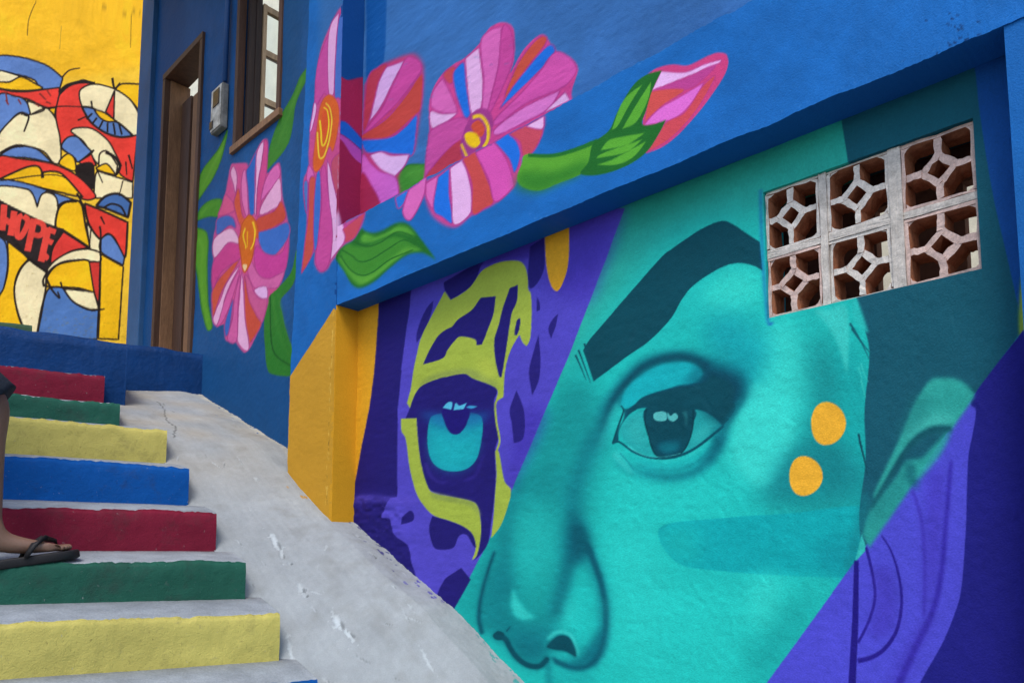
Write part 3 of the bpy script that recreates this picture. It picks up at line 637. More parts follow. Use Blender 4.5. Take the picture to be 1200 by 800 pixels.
    c.fill('BUD', '738,136! 692,232 662,332 642,402 700,402 758,380! 722,452 662,542 562,612 432,654 338,648 378,590 400,502 480,432 522,340 592,220 660,160', '#226A28', 1, 0.4)
    for q in ('685,192! 670,282 612,392 545,426! 618,300', '642,208! 572,322 522,412 494,430! 548,290', '655,446! 562,506 438,532! 480,482 560,462', '642,478! 562,542 418,572! 452,546', '662,486! 602,562 520,602 418,604! 500,576'):
        c.fill('BUD', q, '#5DAA34', 1, 0.4)
for i in range(120):                                  # chips and brush marks along the beam's arrises
    x = rng.uniform(400, 1190); t = rng.random()
    y = (360 - 0.4295 * (x - 395)) - rng.exponential(3) - 1 if t < 0.6 else (268 - 0.554 * (x - 394)) + rng.exponential(2)
    BF.stroke('P', f'{x:.1f},{y:.1f} {x+rng.uniform(1,4):.1f},{y-rng.uniform(0,2):.1f}', rng.uniform(0.5, 1.3), '#6FA0D6' if rng.random() < 0.75 else '#123E76', 0.3, a=0.5, blur=0.3)
for i in range(26):
    x, y = rng.normal(1120, 14), rng.normal(38, 10)
    BF.stroke('P', f'{x:.1f},{y:.1f} {x+rng.uniform(1,6):.1f},{y-rng.uniform(-3,4):.1f}', rng.uniform(1.2, 4.0), '#12335F', 0.8, a=0.8)
BF.rim = '#155AA2'; BF.kmul = 1.10; PF.kmul = 0.97
hB, wB = BF.img.shape[:2]; fb = np.exp(-np.arange(hB) / 4.0)[:, None]
nb_ = noise2(2, wB, (1, 22), 56)[0] * 0.0035 + noise2(2, wB, (1, 200), 57)[0] * 0.0010 - 0.0 * (noise2(2, wB, (1, 160), 58)[0] > 0.75)
nt_ = noise2(2, wB, (1, 60), 59)[0] * 0.003 + noise2(2, wB, (1, 240), 60)[0] * 0.002
BF.zoff = fb * nb_[None] + fb[::-1] * nt_[None]
hP, wP = PF.img.shape[:2]; fp = np.exp(-np.arange(wP) / 3.0)[None]
PF.uoff = fp[:, ::-1] * (noise2(hP, 2, (60, 1), 62)[:, :1] * 0.0012 + noise2(hP, 2, (300, 1), 63)[:, :1] * 0.0008) + fp * noise2(hP, 2, (90, 1), 64)[:, :1] * 0.004 - ((PF.u - DP_R) / (DP_L - DP_R))[None] * 0.085 * np.clip((PF.z - 0.9) / 1.9, 0, 1.2)[:, None]
for c in (PF,):
    for i in range(60):
        y = rng.uniform(365, 598); x = 391 - (y - 365) * 0.034 - abs(rng.normal(0, 1.2))
        c.stroke('P', f'{x:.1f},{y:.1f} {x+rng.uniform(-.4,.4):.1f},{y+rng.uniform(2,6):.1f}', rng.uniform(0.5, 1.4), '#F2C860' if rng.random() < 0.7 else '#8A6420', 0.4, a=0.6)
    for i in range(40):
        y = rng.uniform(0, 268); x = 405 - y * 0.042 - abs(rng.normal(0, 0.8))
        c.stroke('P', f'{x:.1f},{y:.1f} {x+rng.uniform(-.3,.3):.1f},{y+rng.uniform(2,6):.1f}', rng.uniform(0.4, 1.0), '#9DB6D6', 0.3, a=0.5)
PF.build('pilaster', M_MURAL, house, 0.118, 0.002, 51)
BF.build('beam', M_MURAL, house, 0.118, 0.002, 55)

# ---- RT: the pilaster's return towards the recess, its blue and crimson darkened as if shaded
un = np.linspace(NF + 0.001, NB, 34)
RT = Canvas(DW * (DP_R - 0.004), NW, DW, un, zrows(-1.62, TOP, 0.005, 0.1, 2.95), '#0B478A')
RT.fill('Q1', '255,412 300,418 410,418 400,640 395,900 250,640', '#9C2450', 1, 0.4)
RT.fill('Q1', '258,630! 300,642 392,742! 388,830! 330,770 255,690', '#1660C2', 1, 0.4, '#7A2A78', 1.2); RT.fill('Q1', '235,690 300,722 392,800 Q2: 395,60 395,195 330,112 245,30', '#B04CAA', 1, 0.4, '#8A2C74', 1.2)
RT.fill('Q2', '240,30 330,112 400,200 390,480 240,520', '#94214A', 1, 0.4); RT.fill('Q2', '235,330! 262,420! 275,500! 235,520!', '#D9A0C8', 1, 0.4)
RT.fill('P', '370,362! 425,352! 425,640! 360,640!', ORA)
RT.build('pilaster_return', M_MURAL, house, 0.02, 0.001, 61, into=DW)

# ---- soffit and top of the beam, pier at the recess's right end
un2 = ucols_from_px(395, 1290, 6, NF, 200); un2 = np.concatenate([[DP_R - 0.002], un2[un2 < DP_R - 0.02]])
def sheet(name, us, n0, n1, z, hexc, k=8, seed=3):
    ns = np.linspace(n0, n1, k); V = np.array([W(u, n, z) for n in ns for u in us]); w_ = len(us)
    V[:, 2] += 0.0015 * noise2(k, w_, (4, 60), seed).ravel()
    F = [(i * w_ + j, i * w_ + j + 1, (i + 1) * w_ + j + 1, (i + 1) * w_ + j) for i in range(k - 1) for j in range(w_ - 1)]
    return mesh_np(name, V, F, M_MURAL, house, np.tile(lin(srgb(hexc)) * PAINT_K, (len(V), 1)))
PIER = wall_canvas(NF + 0.004, np.linspace(DPIER, -1.6, 160), -1.62, BEAM0 + 0.03, 0.012, '#1C68B1')
smudge(PIER, (12, 8), 71, 0.05); PIER.build('pier', M_MURAL, house, 0.118, 0.002, 72)

# ---- L: house wall with door and window
L = wall_canvas(NB, ucols_from_px(138, 352, 0.5, NB), -1.62, TOP, 0.0072, '#205387', (WIN[2], WIN[3], DOOR[2], DOOR[3]), (), (0.5, 4.4))
L.u = with_marks(np.concatenate([[L_END], L.u[(L.u < L_END - 0.01) & (L.u > DP_L - 0.02)]]), (WIN[0], WIN[1], DOOR[0], DOOR[1]))
L.img = L.img[:, :len(L.u)]; L.hole = L.hole[:, :len(L.u) - 1]
smudge(L, (14, 10), 81, 0.06)
L.fill('P', '130,-80! 215,-80! 215,420! 130,420!', '#194C80', 1, 4)
L.fill('P', '225,395 260,330 345,420 345,560 225,480', '#194F82', 0.7, 10)
L.fill('P', '318,-20! 352,-20! 352,140! 330,140!', '#1B4870', 0.6, 3)
def leaf(c, fr, out, veins, base='#5C9A29', hi='#7CB83A'):
    c.fill(fr, out, base, 1, 0.4, '#3B7A22', 1.2)
    for v in veins: c.stroke(fr, v, 1.8, hi, 0.8, a=0.7, blur=0.8)
leaf(L, 'G1', '248,66! 236,140 200,272 150,382 68,505! 68,430 85,330 150,240 200,170', ('215,180 150,300 85,440',))
leaf(L, 'G1', '58,634! 75,570 120,520 180,498 214,512 198,600 140,606 100,616', ('80,600 130,545 190,530',), '#4A8E28')
leaf(L, 'G1', '42,695 80,684 118,708 128,760 G2: 108,60 100,200 105,380 125,480 122,515! 100,512 70,400 45,200 28,120', ('G1: 60,740 90,790 G2: 80,120 70,220 80,360 105,480',), '#5A9A28')
leaf(L, 'W2', '688,240! 676,290 622,402 590,560 508,668! 524,560 560,460 610,372 642,300', ('650,300 600,430 550,560',), '#3F7F2C', '#5C9A38')
leaf(L, 'G2', '570,98 577,170 546,282 482,362 492,442 522,562 556,642 560,745 450,748 413,702 398,500 408,420 430,308 470,300 540,220', ('440,330 460,480 500,600 550,700', '480,360 500,470 550,640'), '#2F7A2A', '#4F9635')
L.stroke('G2', '430,330 430,500 450,640 548,710', 1.6, '#1C5A20', 2)
L.fill('G1', '268,292 300,276 370,274 386,290 440,168 475,122 500,148 498,335 560,275 582,300 594,480 620,600 636,720 G2: 526,0 526,100 504,222 474,294 424,342 418,382 384,482 334,594 296,636 258,594 248,576 204,576 192,548 188,490 150,500 126,458 124,330 132,150 134,40 G1: 178,670 190,610 210,540 240,440', '#D4528A', 1, 0.6)
petals(L, [('G1', '273,312 290,295 306,330 311,390 300,462 285,402 268,347', '#EDA8C8'), ('G1', '240,470 300,562 196,604 214,540', '#DC5A86'), ('G1', '300,472 322,440 345,602 392,622 350,682 328,662 290,542', '#D6573F'),
           ('G1', '345,340 370,330 378,500 381,592 360,592 335,460', '#E676AE'), ('G1', '385,290 431,200 421,350 426,560 415,592 390,592 375,430 367,330', '#2E64B4'), ('G1', '430,210 472,136 466,230 440,400 428,588 418,582 425,400', '#F0B6D8'),
           ('G1', '475,133 498,158 493,330 470,452 446,594 430,587 440,420 468,220', '#D34C88'), ('G1', '495,362 555,285 576,300 575,360 500,462 458,502', '#DF6BAE'), ('G1', '576,370 587,502 560,547 456,596 458,542 520,440', '#EBABCE'),
           ('G1', '586,512 614,612 540,672 440,702 432,622 540,572', '#CD4D3A'), ('G1', '438,706 540,676 622,644 633,722 G2: 470,112 430,130 390,112 370,60 366,10', '#3E6EBE'), ('G2', '522,48 512,192 460,242 400,250 360,222 344,130 360,80 400,117 450,130 490,112', '#CC4192'),
           ('G2', '328,158 370,232 430,250 502,214 472,292 420,302 350,302 313,220', '#D6659F'), ('G2', '345,310 390,290 414,300 411,357 370,347', LPK), ('G2', '322,258 345,322 375,357 413,362 382,482 330,432 298,240', '#CC5A8C'),
           ('G2', '294,238 320,360 356,442 379,492 325,584 317,562 300,462', '#CD4F3B'), ('G2', '285,228 295,380 301,470 319,602 296,624 258,572 262,480 270,350 280,228', '#F0B2D6'), ('G2', '275,230 262,400 256,572 208,567 235,450 245,350', '#D8609E'),
           ('G2', '236,358 226,460 210,542 194,542 194,480', '#3A66B4'), ('G2', '270,208 240,330 190,462 150,494 200,340', '#DB5E9E'), ('G2', '270,183 200,330 176,420 150,492 130,456 165,370 200,280', '#EFB0D2'),
           ('G2', '270,148 220,240 170,330 135,442 126,402 128,310 190,220', '#D2543F'), ('G2', '270,68 276,140 180,212 128,302 131,170 200,73', '#CE4488'), ('G2', '135,50 200,-4 240,-4 266,40 266,70 210,65 138,142', '#EDB5CF'), ('G1', '188,622 250,600 292,625 302,682 260,665 186,722 178,670', '#4668B0')], '#A83C7C', 1.0)
L.fill('G1', '345,650 390,598 432,655 438,740 G2: 352,40 332,150 300,217 284,190 268,60 G1: 330,720', '#D96A20', 1, 0.5, '#B8481E', 1)
L.stroke('G1', '362,680 350,730 362,790 G2: 300,95', 1.8, '#F4C12A', 1.4); L.stroke('G1', '408,640 420,700 412,770 G2: 325,100', 2.2, '#F4C12A', 1.4); L.stroke('G1', '375,700 372,800', 1.6, '#F0A818', 1)
L.fill('G2', '285,180 308,180 298,212', '#F1C892')
L.cut(DOOR[0], DOOR[1], DOOR[2], DOOR[3]); L.cut(WIN[0], WIN[1], WIN[2], WIN[3])
L.build('house_wall', M_MURAL, house, 0.14, 0.003, 91)

# ------------------------------------------------------------------ far yellow wall with the HOPE mural
YD = 7.35                                            # where its plane crosses the house wall's line
YQ = DW * YD + NW * NB; YN = np.array([SD[1], -SD[0], 0.0]); YN = YN if YQ @ YN > 0 else -YN
zY = zrows(-0.2, 6.2, 0.0095, 1.1, 4.9)
xs = np.concatenate([np.linspace(-260, -30, 60, endpoint=False), np.linspace(-30, 215, 330)]); rr = rays(np.stack([xs, np.full_like(xs, 200)], 1)); PY = rr * ((YQ @ YN) / (rr @ YN))[:, None]
Y = Canvas(YQ, SD, YN, (PY - YQ) @ SD, zY, '#EDBB33')
K = '#221A18'; CRM, BL2, RD2, YL2 = '#F0DDAC', '#5C7CB4', '#E03C30', '#F1B716'
Y.fill('P', '-270,-200! 220,-200! 220,60 -270,70', '#F0B21C', 0.8, 20)
def hop(fr, pts, col, w_=1.9): Y.fill(fr, pts, col, 1, 0.3, K, w_, 0.95)
Y.fill('P', '-270,70! 10,66! 10,420! -270,420!', BL2); Y.fill('P', '-270,130 -150,90 -60,150 -100,260 -200,240', RD2, 1, 0, K, 2); Y.fill('P', '-180,260 -60,230 0,300 -40,420 -160,420', YL2, 1, 0, K, 2)
hop('H1', '-10,75 80,73 180,95 260,130 327,185! 310,246! 215,242 180,197 100,170 -10,150', BL2)
hop('H1', '-10,150 60,163 102,180 50,206 -10,206', CRM); hop('H1', '102,180 140,190 180,213 222,240 150,250 60,248 -10,236 -10,208 50,206', YL2)
hop('H1', '-10,245 60,255 150,255 305,235! 310,246 300,332 250,342 200,322 130,292 -10,280', RD2); hop('H1', '-10,280 80,280 130,300 156,350 150,382 110,365 60,400 -10,490', BL2)
hop('H1', '-10,490 60,402 110,368 142,382 200,340 250,345 292,402 312,480 316,612 280,627 230,570 150,540 80,535 20,570 -10,595', CRM)
hop('H1', '400,205 480,212 720,380! 715,490 692,725! 630,690 560,600 440,600 330,560 310,480 290,380 300,310 320,260', RD2)
hop('H1', '140,302! 232,346 160,376!', CRM); hop('H1', '250,345! 290,340! 285,380!', YL2)
hop('H1', '600,242! 640,215 740,220! 735,372! 680,300', YL2)
hop('H1', '413,262 440,230 500,217 600,245 680,300 728,382! 715,482! 660,482 600,412 550,400 490,347 430,335', CRM)
hop('H1', '425,335! 490,346 540,405 610,415 694,486! 620,492 540,466 470,412', '#5878AE', 2.6); hop('H1', '490,350! 540,365 607,411! 560,413 520,392', YL2); hop('H1', '597,250! 592,402! 550,362!', RD2)
for q in ('480,370 450,400', '505,392 480,425', '535,410 515,450', '560,420 560,468', '590,420 600,480', '620,425 635,480'): Y.stroke('H1', q, 2.2, K)
hop('H1', '370,460 400,444 480,450 560,510 602,580 632,642! 600,662 540,640 500,622 440,522 400,487', CRM); hop('H1', '320,540 350,496 400,490 440,530 482,572! 410,622 390,602 350,572', BL2)
hop('H1', '410,622! 476,580! 502,642! 430,632', RD2); Y.fill('H1', '396,640 480,625 494,700 482,765 400,692', K); hop('H1', '308,622 350,580 386,602 392,667 330,647', YL2)
hop('H1', '508,668! 692,728! 690,810! 488,810! 496,700', CRM); hop('H1', '515,642! 520,580 560,568 612,640! 605,692!', CRM); hop('H1', '520,642 560,634 606,692! 508,662', YL2)
hop('H1', '-10,595 60,550 130,540 200,560 274,628! 150,602 30,597', BL2); hop('H1', '-10,597 100,605 270,630 400,692 482,772 494,810 420,810 330,692 220,672 180,647 60,682 -10,722', RD2)
hop('H1', '-10,717 60,682 150,646 200,645 220,677! 270,670 330,690 432,806! 360,792 150,742 -10,727', YL2, 2.4)
Y.stroke('H1', '220,675 222,705', 3, K, 4)
hop('H2', '-10,-45! 130,-25 400,68! 300,105 288,45 240,20 196,100! 165,25 120,5 -10,10', BL2); hop('H2', '-10,-5 120,2 168,30 194,102! 214,40 250,25 291,50 301,110 286,212! -10,66!', CRM)
hop('H2', '305,110 350,73 420,80 446,200 472,315! 330,222 290,202', YL2, 2.6); hop('H2', '450,180! 522,272! 521,382! 470,322!', CRM)
hop('H2', '440,82! 530,118 665,180! 656,342 641,366! 600,270 560,240 520,266 460,182', RD2, 2.6); hop('H2', '500,95! 550,45 620,33 682,78! 667,155! 560,112', '#44689F', 3); Y.stroke('H2', '540,105 580,85 630,100 655,145', 2.4, K)
hop('H2', '525,272 570,243 612,292 648,362! 642,404! 530,336', BL2); hop('H2', '525,345! 642,412! 617,790! 512,785! 520,600', YL2)
Y.fill('H2', '-10,58! 150,148! 335,218! 290,320 240,442! 150,372! -10,245!', '#2A2020')
for q, ww in (('22,88 12,222', 6), ('75,122 55,248', 6), ('18,160 62,188', 5.5), ('118,145 98,160 88,235 102,258 128,225 146,172 122,148', 5.2), ('178,162 143,330', 6), ('178,172 222,190 226,228 205,248 165,240', 5), ('252,208 214,385', 6.2), ('250,216 290,232', 5), ('240,272 280,290', 5), ('222,340 252,372', 5)):
    Y.stroke('H2', q, ww * 1.28, '#E2463A')
hop('H2', '330,228! 464,314! 370,332 290,382 254,404! 276,310', '#D93A32', 2.6); hop('H2', '-10,250! 30,290 40,400 20,520 -10,590', BL2)
hop('H2', '40,280! 152,368! 100,430 75,520 90,650 138,775! -10,770! -10,590 20,520 42,420', YL2); hop('H2', '160,370! 242,442! 236,540 210,660 190,785! 142,775! 90,640 75,520 110,420', CRM, 2.4)
hop('H2', '250,530 340,528 382,592 450,632 512,637! 505,790! 192,785! 212,680', '#4E73AC'); hop('H2', '330,525! 490,541! 516,634! 460,632 380,592', CRM, 2.4)
hop('H2', '250,420 300,370 380,330 470,320 520,336! 520,386 420,376 330,386 270,420 243,452', CRM); hop('H2', '240,515! 248,460 300,402 400,379 466,386 482,480 492,542 400,522', YL2, 2.4); hop('H2', '465,386! 521,386! 516,612! 490,542', '#C8362E')
for fr, q, w_ in (('H1', '325,180 360,145 418,132', 2), ('H1', '310,262 350,225 420,205 495,212', 5), ('H1', '160,376 230,345 330,333 430,336', 1.8), ('H1', '0,580 60,545 120,540', 4), ('H1', '110,370 150,385 125,465', 3), ('H1', '585,185 597,240 625,210', 3), ('H1', '405,405 450,385', 2),
                  ('H1', '475,305 482,345', 2.5), ('H1', '490,560 420,615', 2.5), ('H1', '500,650 535,730', 2), ('H1', '640,720 620,800', 1.5), ('H1', '550,570 600,600 625,650 605,690', 4), ('H1', '670,585 690,660', 2.5), ('H1', '655,620 660,690', 2), ('H1', '0,720 300,690 420,790', 1.5),
                  ('H2', '230,515 225,480 250,430', 3), ('H2', '240,470 270,530 310,575 300,540', 3), ('H2', '315,490 325,525', 2.5), ('H2', '450,310 505,332', 2.5), ('H2', '475,640 545,632', 2.5), ('H2', '400,30 440,110 470,210', 2.5), ('H2', '475,200 465,320', 1.8), ('H2', '520,200 525,300 510,770', 2.6), ('H2', '525,150 545,190', 2.5), ('H2', '260,400 275,300 330,215', 3), ('H2', '300,100 340,75 400,72', 4), ('H2', '60,255 150,370 245,440', 4)):
    Y.stroke(fr, q, w_, K, w_ * 0.6)
for q in ('30,300 45,325', '95,295 110,322', '185,320 205,335', '240,310 265,320', '205,265 240,300', '245,250 265,280', '30,265 40,320'): Y.stroke('H1', q, 2, '#7A2A24', 1.5)
Y.stroke('P', '43,0 34,22 32,42', 0.9, '#5A4418'); Y.stroke('P', '110,0 135,12 160,16 172,14', 0.8, '#6A5018'); Y.stroke('P', '154,16 153,56', 0.7, '#6A5018'); Y.stroke('P', '72,30 70,58', 0.8, '#B8902A')
for i in range(160):
    x, y = rng.uniform(0, 150), 400 - rng.exponential(22)
    Y.stroke('P', f'{x:.1f},{y:.1f} {x+rng.uniform(1,5):.1f},{y+rng.uniform(-.6,.6):.1f}', 0.7, '#8A6A1C', 0.4, a=0.4)
smudge(Y, (16, 10), 101, 0.04)
Y.kmul = 1.3
yw = Y.build('yellow_mural_wall', M_FARMURAL, None, 0.18, 0.004, 111)
tag(yw, label='yellow wall with a colourful cartoon mural lettered HOPE at the stair head', category='wall')

# ------------------------------------------------------------------ breeze-block vent, three by two
def block_mat(name, hexc):
    return plain_mat(name, hexc, 0.9, n1=(40, 0.72, 1.15), n2=(220, 0.8, 1.15), bumps=(('noise', 120, 0.003, 0.7),), spec=0.15)
M_BLK = [block_mat('cement_block_grey', '#E2D8CC'), block_mat('cement_block_pink', '#DDBFB2')]
M_BLKIN = block_mat('clay_block_inside', '#B67857')
M_MORTAR = block_mat('mortar', '#D8CEC2')
def prism(bm, pts, n0, n1):
    f0 = [bm.verts.new(W(p[0], n0, p[1])) for p in pts]; f1 = [bm.verts.new(W(p[0], n1, p[1])) for p in pts]
    bm.faces.new(f0).material_index = 0; bm.faces.new(f1[::-1]).material_index = 1
    k = len(pts)
    for i in range(k): bm.faces.new([f0[i], f1[i], f1[(i + 1) % k], f0[(i + 1) % k]]).material_index = 1
def bar(bm, a, b, wdt, n0, n1):
    """bar from a to b (d,z), width, between depths; faces towards the alley keep slot 0, inner faces slot 1"""
    a, b = np.array(a), np.array(b); t = (b - a) / np.linalg.norm(b - a); q = np.array([-t[1], t[0]]) * wdt / 2
    jit = lambda: rng.normal(0, 0.0010, 2)
    prism(bm, [a + q + jit(), a - q + jit(), b - q + jit(), b + q + jit()], n0, n1)
dj = [VENT[0], VENT[0] + 0.166, VENT[0] + 0.166 + 0.030, VENT[0] + 0.354, VENT[0] + 0.354 + 0.020, VENT[1]]     # edges of the three columns
zj = [VENT[2], VENT[2] + 0.176, VENT[2] + 0.194, VENT[3]]
def rough(bm, amp=0.0010, lng=0.02, cuts=3):
    bmesh.ops.subdivide_edges(bm, edges=[e for e in bm.edges if e.calc_length() > lng], cuts=cuts, use_grid_fill=True)
    for v in bm.verts: v.co += Vector(rng.normal(0, amp, 3))
mj = bmesh.new()
for i in (1, 3): wbox(mj, dj[i], dj[i + 1], NB + 0.009, NB + 0.095, VENT[2] + 0.001, VENT[3] - 0.001)
for i in (0, 2, 4): wbox(mj, dj[i] + 0.0005, dj[i + 1] - 0.0005, NB + 0.012, NB + 0.095, zj[1], zj[2])
rough(mj, 0.0004, 0.015, 5)
grille = bm_obj('breeze_vent', mj, M_MORTAR, house)
grille['label'] = 'vent of six pierced cement blocks let into the teal mural'
for i in range(3):
    for j in range(2):
        d0, d1, z0, z1 = dj[2 * i] + 0.0008, dj[2 * i + 1] - 0.0008, zj[2 * j] + 0.0008, zj[2 * j + 1] - 0.0008
        dc, zc = (d0 + d1) / 2 + rng.normal(0, 0.002), (z0 + z1) / 2 + rng.normal(0, 0.002); fw = 0.008
        bm = bmesh.new(); na, nb = NB + 0.012 + rng.uniform(0, 0.004), NB + 0.092
        bar(bm, (d0, z0 + fw / 2), (d1, z0 + fw / 2), fw, na, nb); bar(bm, (d0, z1 - fw / 2), (d1, z1 - fw / 2), fw, na, nb)
        bar(bm, (d0 + fw / 2, z0 + fw), (d0 + fw / 2, z1 - fw), fw, na, nb); bar(bm, (d1 - fw / 2, z0 + fw), (d1 - fw / 2, z1 - fw), fw, na, nb)
        r_ = 0.037; bw = 0.0165
        cs = [(dc + r_, zc), (dc, zc + r_), (dc - r_, zc), (dc, zc - r_)]
        for k in range(4): bar(bm, cs[k], cs[(k + 1) % 4], bw, na + 0.003, nb)
        for k, e in enumerate([(d1 - fw, zc), (dc, z1 - fw), (d0 + fw, zc), (dc, z0 + fw)]): bar(bm, cs[k], e, bw, na + 0.0015, nb)
        for sx, ex in ((1, d0 + fw), (-1, d1 - fw)):              # cement rounded into the corners
            for sz, ez in ((1, z0 + fw), (-1, z1 - fw)):
                g = rng.uniform(0.012, 0.022); h_ = rng.uniform(0.010, 0.020)
                prism(bm, [(ex - sx * 0.001, ez - sz * 0.001), (ex + sx * g, ez - sz * 0.001), (ex + sx * g * 0.35, ez + sz * h_ * 0.35), (ex - sx * 0.001, ez + sz * h_)], na + 0.0025, nb)
        rough(bm)
        bm_obj('breeze_block', bm, [M_BLK[1] if (i, j) in ((0, 0), (0, 1), (2, 0)) else M_BLK[0], M_BLKIN], grille)
# the room behind the vent: brick-dark, with a far opening that lets day in
room = bmesh.new()
wbox(room, -0.9, 2.9, 3.30, 3.36, -0.4, 0.55); wbox(room, -0.9, 0.66, 3.30, 3.36, 0.55, 1.62); wbox(room, 0.76, 1.00, 3.30, 3.36, 0.55, 1.62); wbox(room, 1.09, 2.9, 3.30, 3.36, 0.55, 1.62)
for a_, b_ in ((0.66, 0.76), (1.00, 1.09)): wbox(room, a_ + 0.0005, b_ - 0.0005, 3.301, 3.359, 0.5505, 1.10); wbox(room, a_ + 0.0005, b_ - 0.0005, 3.301, 3.359, 1.48, 1.6195)
wbox(room, -0.9, 2.9, 2.75, 3.36, 1.6205, 1.68); wbox(room, -0.96, -0.9, NB + 0.13, 3.36, -0.4, 1.68); wbox(room, 2.9, 2.96, NB + 0.13, 3.36, -0.4, 1.68); wbox(room, -0.9, 2.9, NB + 0.13, 3.30, -0.46, -0.4)
bm_obj('inner_room', room, M_DARKROOM, house)
yard = bmesh.new(); wbox(yard, -1.5, 17.0, 5.2, 5.3, -0.5, 9.5)
bm_obj('yard_wall', yard, M_WHITE, house)

# ------------------------------------------------------------------ door
dr = bmesh.new(); d0, d1, z0, z1 = DOOR
for a, b in ((d0 + 0.001, d0 + 0.045), (d1 - 0.045, d1 - 0.001)): wbox(dr, a, b, NB - 0.018, NB + 0.15, z0 + 0.001, z1 - 0.046, 0.003)
wbox(dr, d0 + 0.001, d1 - 0.001, NB - 0.020, NB + 0.15, z1 - 0.045, z1 - 0.001, 0.003)
door = bm_obj('door', dr, M_WOOD, house); door['label'] = 'brown plank door standing in its wooden frame'
for k, (a, b, nn) in enumerate(((0.05, 0.225, 0.100), (0.255, 0.425, 0.108), (0.445, 0.60, 0.100))):
    bm = bmesh.new(); wbox(bm, d0 + a, d0 + b, NB + nn, NB + nn + 0.03, z0 + 0.012, z1 - 0.20 - 0.012 * (k % 2), 0.003); bm_obj('plank', bm, M_WOOD if k != 1 else M_WOODL, door)
bm = bmesh.new(); wbox(bm, d1 - 0.06, d1 - 0.046, NB + 0.02, NB + 0.16, z0 + 0.01, z1 - 0.05, 0.002); bm_obj('door_stop', bm, M_WOODL, door)
bm = bmesh.new(); wbox(bm, d0 - 0.02, d1 + 0.02, NB - 0.06, NB + 0.14, z0 - 0.05, z0 - 0.001, 0.004); bm_obj('threshold', bm, plain_mat('threshold_cement', '#9A9284', 0.9), door)
# ------------------------------------------------------------------ window
wd = bmesh.new(); d0, d1, z0, z1 = WIN
for a, b in ((d0 + 0.001, d0 + 0.038), (d1 - 0.038, d1 - 0.001)): wbox(wd, a, b, NB - 0.012, NB + 0.035, z0 + 0.046, z1 - 0.041, 0.003)
wbox(wd, d0 + 0.001, d1 - 0.001, NB - 0.012, NB + 0.09, z1 - 0.040, z1 - 0.001, 0.003)
win = bm_obj('window', wd, M_WOOD, house); bm = bmesh.new(); wbox(bm, d0 - 0.015, d1 + 0.015, NB - 0.022, NB + 0.06, z0 + 0.001, z0 + 0.045, 0.003); bm_obj('sill', bm, M_WOODL, win); win['label'] = 'open wooden window above the flowers'
bm = bmesh.new(); wbox(bm, d1 - 0.085, d1 - 0.05, NB + 0.037, NB + 0.115, z0 + 0.05, z1 - 0.05, 0.003)
for a in (0.075,): wbox(bm, d1 - 0.090, d1 - 0.0851, NB + a, NB + a + 0.012, z0 + 0.06, z1 - 0.06)
bm_obj('shutter', bm, M_WOODD, win)
sash = bmesh.new(); sn0, sn1 = NB + 0.120, NB + 0.272; sdx = d1 - 0.075; szb, szt = z0 + 0.06, z1 - 0.15
for a, b in ((sn0, sn0 + 0.024), (sn1 - 0.024, sn1)): wbox(sash, sdx - 0.018, sdx + 0.018, a, b, szb, szt, 0.002)
hs = (szt - szb) / 3
for k in range(4):
    zz = min(max(szb + hs * k, szb + 0.022), szt - 0.022); wbox(sash, sdx - 0.016, sdx + 0.016, sn0 + 0.0245, sn1 - 0.0245, zz - 0.02, zz + 0.02, 0.002)
sa = bm_obj('sash', sash, plain_mat('pale_sash_wood', '#B79A78', 0.6, n1=(5, 0.75, 1.15), n2=(30, 0.8, 1.15), stretch=(6, 6, 0.8)), win)
mg, ntg, bg_ = mat_new('window_glass'); bg_.inputs['Base Color'].default_value = (0.9, 0.95, 0.93, 1); bg_.inputs['Roughness'].default_value = 0.05
bg_.inputs['Transmission Weight'].default_value = 1.0; bg_.inputs['IOR'].default_value = 1.45
for k in range(3):
    bm = bmesh.new(); wbox(bm, sdx - 0.002, sdx + 0.002, sn0 + 0.025, sn1 - 0.025, szb + hs * k + 0.023, szb + hs * (k + 1) - 0.023); bm_obj('pane', bm, mg, sa)

# ------------------------------------------------------------------ unseen canopy slab over the door, widened to darken the wall below
bm = bmesh.new(); wbox(bm, 3.40, 5.74, NB - 1.45, NB - 0.02, 4.50, 4.66, 0.008); bm_obj('shade_canopy', bm, plain_mat('shade_canopy_paint', '#23507F', 0.7), house)

bm = bmesh.new(); wbox(bm, 5.70, L_END + 0.01, NB - 0.035, NB + 0.10, -1.62, TOP, 0.006); bm_obj('corner_post', bm, plain_mat('post_paint', '#2C5A88', 0.7, n1=(3, 0.8, 1.15)), house)
# ------------------------------------------------------------------ electricity meter
md_, mz_ = on_n(251, 126, NB - 0.06)
mb = empty('meter_box', W(md_, NB, mz_ - 0.2), label='weathered grey electricity meter box on the blue wall between door and window', category='meter box')
bm = bmesh.new(); wbox(bm, md_ - 0.075, md_ + 0.075, NB - 0.045, NB - 0.004, mz_ - 0.145, mz_ + 0.145, 0.008); bm_obj('case', bm, M_METER, mb)
bm = bmesh.new(); wbox(bm, md_ - 0.069, md_ + 0.069, NB - 0.051, NB - 0.0455, mz_ - 0.135, mz_ + 0.135, 0.003); lid = bm_obj('lid', bm, plain_mat('meter_lid', '#D6D1C4', 0.6, n1=(18, 0.35, 1.12)), mb)
bm = bmesh.new(); wbox(bm, md_ - 0.05, md_ + 0.035, NB - 0.056, NB - 0.0512, mz_ + 0.01, mz_ + 0.115, 0.003); bm_obj('reading_window', bm, M_BLACK, lid)
bm = bmesh.new(); wbox(bm, md_ + 0.03, md_ + 0.075, NB - 0.056, NB - 0.0512, mz_ - 0.12, mz_ - 0.07, 0.003); bm_obj('lock', bm, M_BLACK, lid)
